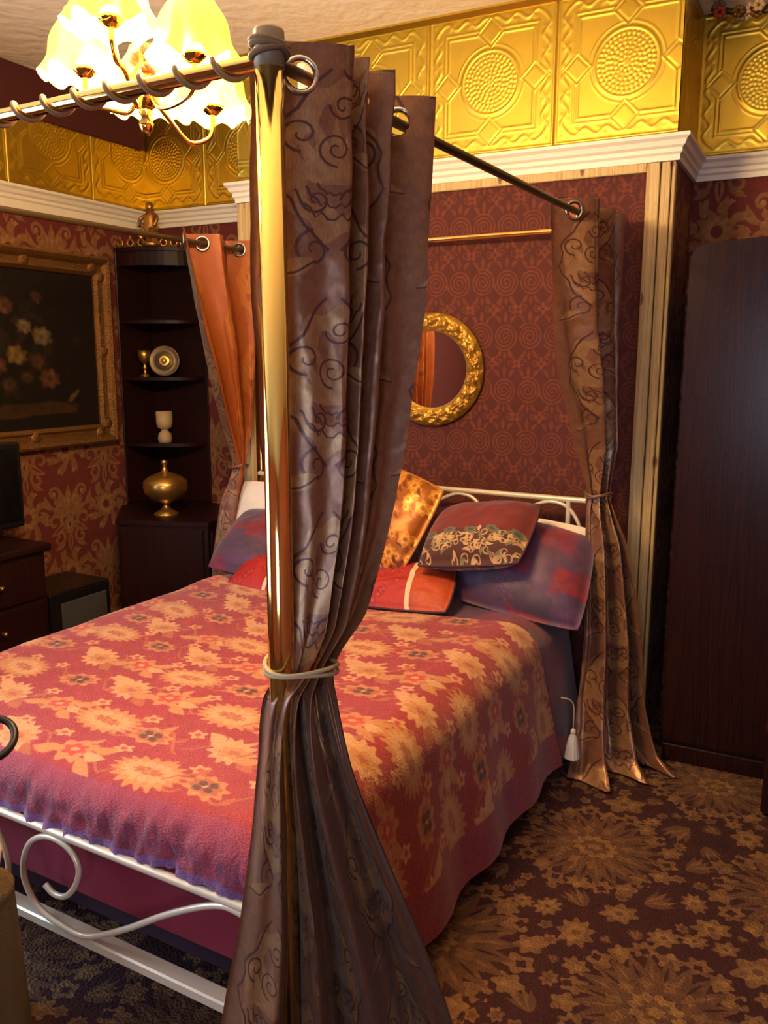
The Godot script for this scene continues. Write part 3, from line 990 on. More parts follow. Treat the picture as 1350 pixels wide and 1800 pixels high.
func build_curtains() -> void:
	var k1 := [0.0, 0.26, 0.337, 0.402, 0.478, 0.587, 0.804, 1.0]
	var keys1 := [
		[2.10, Vector2(0, -.03), Vector2(0, -.49), .068], [1.95, Vector2(0, -.03), Vector2(0, -.47), .064], [1.716, Vector2(0, -.03), Vector2(0, -.435), .062],
		[1.476, Vector2(.005, -.03), Vector2(.005, -.385), .058], [1.263, Vector2(.012, -.025), Vector2(.015, -.32), .05], [1.06, Vector2(.02, -.01), Vector2(.03, -.205), .034],
		[.985, Vector2(.02, .005), Vector2(.045, -.085), .02], [.93, Vector2(-.012, .032), Vector2(.075, -.06), .022], [.80, Vector2(-.025, .05), Vector2(.125, -.05), .032],
		[.63, Vector2(-.04, .06), Vector2(.17, -.09), .038], [.45, Vector2(-.055, .08), Vector2(.215, -.14), .044], [.27, Vector2(-.08, .10), Vector2(.25, -.19), .048], [.012, Vector2(-.10, .13), Vector2(.29, -.24), .052]]
	curtain("mauve and gold satin curtain tied round the brass post at the foot of the bed", keys1, k1, [[-.105, Vector2(.12, -.12)], [-.20, Vector2(.12, -.03)], [-.232, Vector2(.12, .03)], [-.275, Vector2(.12, -.05)], [-.35, Vector2(.12, .1)], [-.45, Vector2(.12, -.09)]], .985, Vector2(.022, -.032), .062, 0.0, 3, true)
	curtain("mauve and gold satin curtain tied to the foot post beside the left window", keys1, k1, [[-.105, Vector2(.12, -.12)], [-.45, Vector2(.12, -.09)]], .985, Vector2(.022, -.032), .062, -1.65, 9, true)
	var k2 := [0.0, 0.27, 0.44, 0.78, 0.88, 1.0]
	var keys2 := [
		[2.085, Vector2(0, -1.60), Vector2(0, -2.04), .062], [1.85, Vector2(0, -1.645), Vector2(.005, -2.04), .062], [1.62, Vector2(.0, -1.70), Vector2(.015, -2.04), .06], [1.25, Vector2(.025, -1.85), Vector2(.04, -2.03), .045],
		[1.05, Vector2(.028, -1.925), Vector2(.06, -1.99), .022], [.98, Vector2(.03, -1.91), Vector2(.085, -1.985), .03], [.86, Vector2(.045, -1.88), Vector2(.135, -1.98), .042], [.5, Vector2(.07, -1.83), Vector2(.20, -1.99), .046],
		[.22, Vector2(.075, -1.78), Vector2(.23, -2.0), .046], [.07, Vector2(.09, -1.72), Vector2(.27, -1.99), .052], [.03, Vector2(.10, -1.68), Vector2(.31, -1.97), .066], [.012, Vector2(.10, -1.66), Vector2(.34, -1.96), .075]]
	curtain("mauve and gold satin curtain tied at the bed head beside the dark wardrobe", keys2, k2, [[-1.675, Vector2(.12, -.12)], [-1.79, Vector2(.12, .1)], [-1.875, Vector2(.12, -.15)], [-2.0, Vector2(.12, .1)]], 1.05, Vector2(.044, -1.957), .042, 0.0, 5)
	var keys4 := []
	for k in keys2.size():
		var a: Array = keys2[k].duplicate()
		if k < 4:
			a[1] = a[1] + Vector2(0, 0.08 * (1.0 - k / 4.0))
		keys4.append(a)
	curtain("satin curtain showing its orange reverse, tied at the bed head beside the corner shelves", keys4, k2, [[-1.60, Vector2(.12, -.12)], [-1.72, Vector2(.12, .1)], [-1.83, Vector2(.12, -.15)], [-1.98, Vector2(.12, .1)]], 1.05, Vector2(.044, -1.957), .042, -1.65, 7)

# ------------------------------------------------------------------ bed
func bed_post(parent: Node, x: float, z: float, capped: bool) -> void:
	var p := part("post", lathe_mesh(Vector3(x, 0, z), [Vector2(0, 0), Vector2(.024, 0), Vector2(.024, 2.036), Vector2(0.02, 2.037)], 32), M.brass, parent)
	if capped:
		part("cap", lathe_mesh(Vector3(x, 0, z), [Vector2(.020, 2.03), Vector2(.0252, 2.032), Vector2(.0255, 2.088), Vector2(.0235, 2.092), Vector2(0, 2.092)], 32), M.cap, p)
	else:
		var prof := [Vector2(.02, 2.03), Vector2(.026, 2.04), Vector2(.026, 2.062), Vector2(.012, 2.068)]
		for k in 9: prof.append(Vector2(.017 * sin(PI * (0.2 + 0.8 * k / 8.0)), 2.083 - .017 * cos(PI * (0.2 + 0.8 * k / 8.0))))
		part("ball_finial", lathe_mesh(Vector3(x, 0, z), prof, 20), M.brass, p)

func build_bed() -> void:
	var W := -1.65
	var ZH := -2.08
	var o := thing("four_poster_bed", "four poster bed with brass posts and canopy rails and scrolled cream footboard", "bed", Vector3.ZERO, BT)
	bed_post(o, 0, 0, true)
	bed_post(o, W, 0, true)
	bed_post(o, 0, ZH, false)
	bed_post(o, W, ZH, false)
	part("canopy_rail", tube_mesh([Vector3(W, 2.045, 0), Vector3(0, 2.045, 0)], .0135, 20), M.brass, o)
	part("canopy_rail", tube_mesh([Vector3(W, 2.045, ZH), Vector3(0, 2.045, ZH)], .011, 20), M.brass, o)
	for x in [0.0, W]: part("canopy_rail", tube_mesh([Vector3(x, 2.045, 0), Vector3(x, 2.045, ZH)], .011, 20), M.bronze, o)
	# footboard
	var fb := part("footboard", tube_mesh([Vector3(W, .455, 0), Vector3(0, .455, 0)], .011, 14), M.cream_metal, o)
	part("lower_rail", box_mesh(Vector3(W, .185, -.035), Vector3(0, .212, .008), .004), M.cream_metal, fb)
	for side in 2:
		var X := func(x: float) -> float: return x if side == 0 else W - x
		var pts := []
		# curl, then a long swan neck up to the post
		for q in [[-.718, .306], [-.687, .291], [-.647, .299], [-.610, .339], [-.594, .388], [-.616, .425], [-.659, .440], [-.709, .436], [-.759, .407], [-.789, .357], [-.794, .294], [-.751, .236], [-.672, .214], [-.582, .216], [-.456, .28], [-.313, .37], [-.182, .436], [-.111, .441], [-.02, .42]]: pts.append(Vector3(X.call(q[0]), q[1], .004))
		pts = spline(pts, 5)
		part("scroll", tube_mesh(pts, .0075, 10), M.cream_metal, fb)
	# headboard
	var hb := part("headboard", tube_mesh([Vector3(W + .03, 1.015, -2.02), Vector3(-.02, 1.015, -2.02)], .011, 14), M.cream_metal, o)
	for x in [W + .11, -.09, W / 2]: part("upright", tube_mesh([Vector3(x, .2, -2.02), Vector3(x, 1.015, -2.02)], .010, 10), M.cream_metal, hb)
	for c in 4:
		var x0 := -.02 - c * .4
		part("scroll", tube_mesh(spline([Vector3(x0 - .012, .80, -2.02), Vector3(x0 - .018, .90, -2.02), Vector3(x0 - .07, .98, -2.02), Vector3(x0 - .15, 1.0, -2.02), Vector3(x0 - .24, .965, -2.02), Vector3(x0 - .345, .93, -2.02)]), .008, 8), M.cream_metal, hb)
	for x in [-.04, W + .04]: part("side_rail", box_mesh(Vector3(x - .015, .185, -2.02), Vector3(x + .015, .235, 0), .003), M.cream_metal, o)

	var mt := thing("mattress", "deep mattress in a wine red valance inside the cream footboard", "mattress", Vector3(-.82, .21, -1), BT)
	part("mattress_cover", box_mesh(Vector3(-1.58, .212, -2.0), Vector3(-.07, .56, -.06), .05), M.wine, mt)
	part("valance", box_mesh(Vector3(-1.56, .02, -1.95), Vector3(-.10, .205, -.25), .01), M.plum, mt)

	# coverlet: cloth plan a (across) and b (along)
	var cross := func(x: float) -> Vector2:      # distance from the bed's middle, along the cloth -> (x offset, drop)
		var ax := absf(x)
		var sg := signf(x)
		var flat := .655
		var rad := .135
		if ax < flat: return Vector2(x, 0)
		var arc := rad * PI / 2
		if ax < flat + arc:
			var a := (ax - flat) / rad
			return Vector2(sg * (flat + sin(a) * rad), rad * (1 - cos(a)))
		var d := ax - flat - arc
		return Vector2(sg * (flat + rad + d * .14), rad + d * .985)
	var sheet := func(hw: float, z_head: float, z_foot_cloth: float, top: float, inset: float, sd: int) -> Callable:
		return func(u, v):
			var a: float = (u - 0.5) * 2.0 * hw
			var c: Vector2 = cross.call(a)
			var slope: float = -0.5 * absf(u - 0.5) * (1.0 - v)
			var b: float = lerpf(z_head + slope, z_foot_cloth, v)       # cloth distance towards the foot, 0 = foot edge
			var z := b
			var dz := 0.0
			var rad := .10
			var z0 := -.105
			if b > z0:
				var ang := (b - z0) / rad
				if ang < PI / 2: z = z0 + sin(ang) * rad; dz = rad * (1 - cos(ang))
				else: z = z0 + rad + (ang - PI / 2) * rad * .12; dz = rad + (ang - PI / 2) * rad * .98
			var y: float = top - c.y - dz
			var x: float = -.825 + c.x * (1.0 - inset)
			var n1: float = nz.get_noise_3d(a * 55, b * 55, sd)
			var n2: float = nz.get_noise_3d(a * 190, b * 190, sd + 40)
			y += 0.012 * n1 + 0.004 * n2 + 0.018 * clampf(-b - 0.9, 0, 1)
			if dz > 0.01:       # gathers over the foot
				var g := clampf(dz / .08, 0, 1)
				z += g * (0.020 * nz.get_noise_2d(a * 900 + b * 300, b * 60) + 0.012 * nz.get_noise_2d(a * 2200 - b * 700, b * 90))
				y += g * 0.010 * nz.get_noise_2d(a * 300, 9.0)
			if c.y > 0.15:      # soft waves in the side drop
				var g := clampf((c.y - .15) / .3, 0, 1)
				x += signf(a) * g * (0.014 * sin(b * 17 + sd) + 0.010 * nz.get_noise_2d(b * 120, c.y * 60))
			y = maxf(y, 0.03)
			return [Vector3(x, y, z), Vector2(u, v)]
	var cv := thing("coverlet", "crimson coverlet woven with golden leaves and blossoms, plum border gathered at the foot", "coverlet", Vector3(-.82, .6, -.7), BT)
	part("cloth", grid_mesh(190, 130, sheet.call(1.30, -1.44, .100, .612, 0.0, 0)), M.coverlet, cv)
	var dv := thing("duvet", "plum and slate patchwork duvet showing above the crimson coverlet", "duvet", Vector3(-.82, .58, -1.7), BT)
	part("cloth", grid_mesh(150, 60, sheet.call(1.27, -1.78, -1.2, .600, 0.010, 0)), M.patch_d, dv)
	# tassel on the coverlet's corner
	var ts := thing("tassel", "cream tassel hanging from the coverlet corner by the bed head", "tassel", Vector3(.065, .1, -1.69), BT)
	part("cord", tube_mesh(spline([Vector3(.02, .335, -1.67), Vector3(.05, .33, -1.68), Vector3(.064, .30, -1.69), Vector3(.065, .215, -1.69)]), .003, 6), M.palecord, ts)
	part("knot", lathe_mesh(Vector3(.065, .20, -1.69), [Vector2(0, .02), Vector2(.008, .014), Vector2(.011, .004), Vector2(.007, -.004)], 12), M.linen, ts)
	part("skirt", grid_mesh(40, 6, func(u, v):
		var r: float = lerpf(.008, .026, sqrt(v)) * (1 + .12 * sin(u * TAU * 14))
		return [Vector3(.065 + cos(u * TAU) * r, .197 - .095 * v, -1.69 + sin(u * TAU) * r), Vector2(u, v)]), M.linen, ts)

# cushion: half axes U, V, thickness T along U x V
func cushion(called: String, label: String, c: Vector3, U: Vector3, V: Vector3, T: float, mt: Material, group: String, piping: Material = null, uvs := Vector2(1, 1)) -> void:
	var N := U.cross(V).normalized()
	var o := thing(called, label, "cushion" if called == "cushion" else "pillow", c, BT, group)
	var pos := func(x: float, y: float, side: float) -> Vector3:
		var px := x * (1 - .05 * (1 - y * y)) * lerpf(1.0, sqrt(1 - y * y / 2), .35)
		var py := y * (1 - .05 * (1 - x * x)) * lerpf(1.0, sqrt(1 - x * x / 2), .35)
		var t := pow((1 - pow(absf(x), 2.6)) * (1 - pow(absf(y), 2.6)), .55)
		var w := nz.get_noise_3d(x * 90 + c.x * 500, y * 90, side * 50) * .012 * t
		return c + U * px + V * py + N * (T * t * side + w)
	var s := sto()
	for side in [-1.0, 1.0]:
		grid(s, 28, 28, func(u, v):
			return [pos.call(u * 2 - 1, v * 2 - 1, side), Vector2(u, 1 - v) * uvs])
	part("cover", done(s), mt, o)
	if piping:
		var pts := []
		for e in [[-1, -1, 1, -1], [1, -1, 1, 1], [1, 1, -1, 1], [-1, 1, -1, -1]]:
			for k in 12: pts.append(pos.call(lerpf(e[0], e[2], k / 12.0), lerpf(e[1], e[3], k / 12.0), 0.0))
		pts.append(pts[0])
		part("piping", tube_mesh(pts, .005, 6), piping, o)

func build_pillows() -> void:
	cushion("pillow", "white pillow behind the plum pillow beside the dark wardrobe", Vector3(-.22, .815, -1.93), Vector3(.27, -.02, 0), Vector3(-.01, .13, -.05), .05, M.linen, "white bed pillows")
	cushion("pillow", "white pillow against the headboard near the corner shelves", Vector3(-1.44, .84, -1.94), Vector3(.27, 0, 0), Vector3(0, .15, -.05), .05, M.linen, "white bed pillows")
	cushion("pillow", "large plum and wine patched pillow beside the dark wardrobe", Vector3(-.195, .765, -1.82), Vector3(.275, -.03, .0), Vector3(-.01, .165, -.13), .12, M.patch, "patched bed pillows", null, Vector2(1.1, .8))
	cushion("pillow", "large plum and slate patched pillow on the corner shelf side", Vector3(-1.38, .74, -1.78), Vector3(.28, .0, .02), Vector3(.0, .12, -.17), .09, M.patch, "patched bed pillows", null, Vector2(.9, .9))
	cushion("cushion", "scarlet and orange cushion with a cream ribbon lying before the velvet cushion", Vector3(-.60, .685, -1.62), Vector3(.215, .015, .0), Vector3(-.03, .065, -.12), .05, M.ribboned, "ribboned cushions", M.plum)
	cushion("cushion", "scarlet and orange cushion half hidden by the brass post", Vector3(-1.22, .665, -1.60), Vector3(.20, .0, .02), Vector3(.0, .055, -.13), .05, M.ribboned, "ribboned cushions", M.plum)
	cushion("cushion", "gold brocade cushion leaning against the headboard", Vector3(-.76, .925, -1.76), Vector3(.185, -.05, .03), Vector3(.055, .175, -.10), .07, M.brocade, "", M.oldcloth)
	cushion("cushion", "dark red velvet cushion with a wide woven leaf border", Vector3(-.335, .90, -1.71), Vector3(.215, .028, -.015), Vector3(.0, .10, -.125), .095, M.velvet, "", M.plum)

# ------------------------------------------------------------------ things on and round the bed
func build_cord() -> void:
	# cord wound round the front canopy rail and the post head
	var o := thing("wound_cord", "taupe cord wound in a spiral round the front canopy rail", "cord", Vector3(0, 2.045, 0), BT)
	var pts := []
	var L := 1.55
	var turns := 18.0
	for k in int(turns * 16) + 1:
		var t := k / (turns * 16)
		var a := -t * turns * TAU
		pts.append(Vector3(-.035 - L * t, 2.045 + cos(a) * .0185, sin(a) * .0185))
	part("rail_winding", tube_mesh(pts, .0052, 8), M.cord, o)
	var p2 := []
	for k in 65:
		var a := k / 64.0 * TAU * 2.6
		p2.append(Vector3(cos(a) * .030, 2.064 + .012 * sin(a * 0.5) - .007 * k / 64.0, sin(a) * .030))
	part("post_winding", tube_mesh(p2, .0052, 8), M.cord, o)

func frill_shade(c: Vector3, s: float) -> ArrayMesh:
	# bell shade, narrow collar on top, frilled wide hem
	return grid_mesh(72, 16, func(u, v):
		var r: float = lerpf(.030, .066, pow(v, 1.1)) + .012 * pow(sin(PI * minf(v * 1.2, 1.0)), 2)
		r += (.010 * pow(v, 3)) + .007 * pow(v, 2.5) * sin(u * TAU * 9)
		var y: float = .115 * (1 - v) + .008 * pow(v, 3) * sin(u * TAU * 9 + .6)
		return [c + Vector3(cos(u * TAU) * r, y, sin(u * TAU) * r) * s, Vector2(u, v)])

func build_chandelier() -> void:
	var c := Vector3(-1.405, 0, -1.565)
	var o := thing("chandelier", "brass chandelier with glowing frilled bell shades and a flower cluster", "chandelier", Vector3(c.x, YC, c.z))
	part("ceiling_rose", lathe_mesh(c, [Vector2(0, YC - .03), Vector2(.03, YC - .03), Vector2(.055, YC - .012), Vector2(.06, YC)], 24), M.oldbrass, o)
	part("stem", tube_mesh([c + Vector3(0, 2.16, 0), c + Vector3(0, YC - .02, 0)], .007, 10), M.brass, o)
	part("hub", lathe_mesh(c, [Vector2(0, 2.10), Vector2(.018, 2.11), Vector2(.032, 2.13), Vector2(.022, 2.155), Vector2(.03, 2.175), Vector2(.012, 2.20), Vector2(.009, 2.23)], 24), M.brass, o)
	part("drop_finial", lathe_mesh(c, [Vector2(0, 2.052), Vector2(.012, 2.06), Vector2(.017, 2.075), Vector2(.010, 2.09), Vector2(.016, 2.10), Vector2(.005, 2.112)], 16), M.brass, o)
	var fl := part("flower_cluster", null, M.rose, o)
	var s := sto()
	rng.seed = 21
	for k in 9:
		var q := c + Vector3(rng.randf_range(-.035, .035), 2.20 + rng.randf_range(-.02, .03), rng.randf_range(-.035, .035))
		for pt in 6:
			var a := TAU * pt / 6 + k
			lathe(s, q + Vector3(cos(a) * .009, .004 * (pt % 2), sin(a) * .009), [Vector2(0, -.006), Vector2(.009, -.002), Vector2(.010, .005), Vector2(0, .010)], 8)
	fl.mesh = done(s)
	var shade_glow := glow(Color(1.0, 0.72, 0.2), 3.0, C8(240, 200, 110))
	var bulb_glow := glow(Color(1.0, 0.84, 0.5), 12.0)
	var at := [Vector3(-1.526, 2.172, -1.51), Vector3(-1.352, 2.218, -1.416), Vector3(-1.225, 2.161, -1.517), Vector3(-1.325, 2.115, -1.70), Vector3(-1.52, 2.15, -1.70)]
	for i in 5:
		var b: Vector3 = at[i]
		var d := Vector3(b.x - c.x, 0, b.z - c.z)
		var low := b.y - .055
		part("arm", tube_mesh(spline([c + Vector3(0, 2.13, 0) + d * .12, Vector3(c.x, 2.10, c.z) + d * .3, Vector3(c.x, low - .01, c.z) + d * .62, Vector3(c.x, low, c.z) + d * .9, b + Vector3(0, -.03, 0), b + Vector3(0, .01, 0)]), .0055, 10), M.brass, o)
		part("drip_pan", lathe_mesh(b, [Vector2(0, .0), Vector2(.012, .002), Vector2(.026, .014), Vector2(.028, .02), Vector2(.0, .012)], 20), M.brass, o)
		var sh := part("lamp_shade", frill_shade(b + Vector3(0, .0, 0), 1.22), shade_glow, o)
		part("bulb", lathe_mesh(b + Vector3(0, .02, 0), [Vector2(0, 0), Vector2(.010, .004), Vector2(.016, .024), Vector2(.014, .044), Vector2(.005, .064), Vector2(0, .07)], 14), bulb_glow, sh)
		var l := OmniLight3D.new()
		l.name = "bulb_light"
		l.position = b + Vector3(0, .06, 0) - Vector3(c.x, YC, c.z)
		l.light_color = Color.from_rgba8(255, 216, 158)
		l.light_energy = 0.8
		l.light_size = 0.05
		l.omni_range = 12.0
		l.omni_attenuation = 2.0
		l.shadow_enabled = true
		o.add_child(l, true)

func build_mirror() -> void:
	var c := Vector3(-1.535, 1.512, ZC + 0.012)
	var o := thing("round_mirror", "round mirror in a carved gilt frame on the russet wall", "mirror", c)
	var fm := part("frame", grid_mesh(260, 18, func(u, v):
		var a: float = u * TAU
		var r := lerpf(.168, .243, v)
		var h := .032 * pow(sin(PI * lerpf(.08, .97, v)), .6)
		h += sin(PI * v) * (.010 * sin(a * 22 + 5 * v) * sin(v * 9) + .008 * (absf(sin(a * 9)) - .5) + .016 * nz.get_noise_2d(a * 420, v * 260))
		return [c + Vector3(cos(a) * r, sin(a) * r, h), Vector2(u * 8, v)]), M.giltmirror, o)
	part("inner_bead", tube_mesh(range(49).map(func(k): return c + Vector3(cos(TAU * k / 48) * .169, sin(TAU * k / 48) * .169, .008)), .005, 8), M.giltmirror, fm)
	part("mirror_glass", lathe_mesh(c + Vector3(0, 0, .004), [Vector2(0, 0), Vector2(.168, 0)], 48, Basis(Vector3.RIGHT, PI / 2)), M.mirror, o)

func build_wardrobe() -> void:
	var x0 := -.475
	var x1 := .75
	var z1 := -3.30
	var o := thing("wardrobe", "tall dark mahogany wardrobe with rounded top beside the pine casing", "wardrobe", Vector3((x0 + x1) / 2, 0, -3.58))
	var out := PackedVector2Array([Vector2(x0, .06)])
	out.append(Vector2(x1, .06))
	for k in 7: out.append(Vector2(x1 - .05 * (1 - cos(k * PI / 12)), 1.915 + .05 * sin(k * PI / 12)) if k < 6 else Vector2(x1 - .06, 1.968))
	for k in 13:
		var t := k / 12.0
		out.append(Vector2(lerpf(x1 - .10, x0 + .10, t), 1.968 + .02 * sin(PI * t)))
	for k in range(6, -1, -1): out.append(Vector2(x0 + .07 * (1 - cos(k * PI / 12)), 1.905 + .06 * sin(k * PI / 12)))
	var s := sto()
	prism(s, out, -3.88, z1 - .02)
	part("carcass", done(s), M.mahogany, o)
	part("plinth", box_mesh(Vector3(x0 + .01, 0, -3.87), Vector3(x1 - .01, .07, z1 - .01), .004), M.mahogany, o)
	var mid := (x0 + x1) / 2
	for k in 2:
		var a := x0 + .015 if k == 0 else mid + .003
		var b := mid - .003 if k == 0 else x1 - .015
		var dp := PackedVector2Array([Vector2(a, .09), Vector2(b, .09), Vector2(b, 1.95 if k == 0 else 1.90)])
		if k == 0:
			dp.append(Vector2(a + .05, 1.945)); dp.append(Vector2(a + .015, 1.925)); dp.append(Vector2(a, 1.89))
		else:
			dp.append(Vector2(b - .015, 1.93)); dp.append(Vector2(b - .05, 1.945)); dp.append(Vector2(a, 1.95))
		s = sto()
		prism(s, dp, z1 - .02, z1)
		var d := part("door", done(s), M.mahogany, o)
		part("knob", lathe_mesh(Vector3(mid + (-.045 if k == 0 else .045), 1.05, z1), [Vector2(.008, 0), Vector2(.007, .015), Vector2(.015, .024), Vector2(.012, .034), Vector2(0, .037)], 14, Basis(Vector3.RIGHT, PI / 2)), M.oldbrass, d)

func build_painting() -> void:
	# still life of flowers in a gilt frame on the left wall
	var y0 := 1.105; var y1 := 2.085
	var z0 := -3.545; var z1 := -2.45
	var o := thing("flower_painting", "dark still life of pale flowers in a gilt frame", "painting", Vector3(XL, y0, (z0 + z1) / 2))
	var prof := [Vector2(0, 0), Vector2(0.05, 0), Vector2(0.055, 0.012), Vector2(0.045, 0.03), Vector2(0.028, 0.045), Vector2(0.026, 0.07), Vector2(0.034, 0.082), Vector2(0.02, 0.10), Vector2(0.0, 0.10)]
	var cor := [Vector2(z0, y0), Vector2(z1, y0), Vector2(z1, y1), Vector2(z0, y1)]
	for k in 4:
		var s := sto()
		s.set_smooth_group(-1)
		var a: Vector2 = cor[k]
		var b: Vector2 = cor[(k + 1) % 4]
		var d := (b - a).normalized()
		var n := Vector2(-d.y, d.x)
		for i in prof.size() - 1:
			var P := func(e: Vector2, q: Vector2, sg: float) -> Vector3:
				var w: Vector2 = e + n * q.y + d * q.y * sg
				return Vector3(XL + .002 + q.x, w.y, w.x)
			quad(s, P.call(a, prof[i], 1.0), P.call(b, prof[i], -1.0), P.call(b, prof[i + 1], -1.0), P.call(a, prof[i + 1], 1.0))
		var fr := part("frame_side", done(s), M.giltframe, o)
		var c2 := (a + b) / 2 + n * .057
		for e in [-.44, 0.0, .44]:
			var s2 := sto()
			var w: Vector2 = c2 + d * e * (b - a).length() * .9
			lathe(s2, Vector3(XL + .028, w.y, w.x), [Vector2(.030, 0), Vector2(.024, .012), Vector2(.012, .014), Vector2(0, .018)], 9, Basis(Vector3.BACK, -PI / 2))
			part("ornament", done(s2), M.giltframe, fr)
	canvas(512, 512, C8(24, 18, 13), false)
	rng.seed = 31
	for k in 60:
		var q := Vector2(rng.randfn(250, 80), rng.randfn(230, 95))
		leaf(q, q + Vector2.from_angle(rng.randf() * TAU) * rng.randf_range(24, 60), rng.randf_range(5, 13), [C8(34, 34, 20), C8(44, 34, 20), C8(28, 30, 24), C8(52, 30, 20)][k % 4], 6)
	for q in [[190, 120, 30, 0], [300, 90, 22, 3], [250, 180, 26, 1], [310, 210, 34, 1], [150, 200, 26, 3], [220, 270, 34, 2], [290, 290, 30, 3], [150, 300, 36, 0], [330, 345, 36, 0], [190, 360, 26, 3], [120, 370, 24, 2], [90, 270, 22, 1], [250, 340, 22, 3]]:
		var c := Vector2(q[0], q[1])
		var cols: Array = [[C8(88, 52, 32), C8(116, 78, 48)], [C8(100, 84, 54), C8(128, 110, 74)], [C8(116, 88, 40), C8(140, 112, 56)], [C8(62, 38, 27), C8(86, 58, 38)]][q[3]]
		blob(c, q[2], q[2] * .85, .3, cols[0], 7, .14)
		for k in 5: leaf(c, c + Vector2.from_angle(k * 1.25) * q[2] * .8, q[2] * .25, cols[1], 3)
		blob(c, q[2] * .25, q[2] * .25, 0, cols[0])
	poly(PackedVector2Array([Vector2(70, 430), Vector2(330, 418), Vector2(430, 430), Vector2(420, 458), Vector2(80, 470)]), C8(66, 44, 24))
	leaf(Vector2(390, 425), Vector2(440, 380), 9, C8(110, 80, 44))
	grain(0.5, 0.03, 44, C8(14, 10, 8))
	im.resize(80, 80, Image.INTERPOLATE_BILINEAR)
	var pm := mat(Color.WHITE, 0.45, 0.0, tex())
	part("canvas", grid_mesh(1, 1, func(u, v): return [Vector3(XL + .012, lerpf(y1 - .09, y0 + .09, v), lerpf(z1 - .09, z0 + .09, u)), Vector2(u, v)]), pm, o)

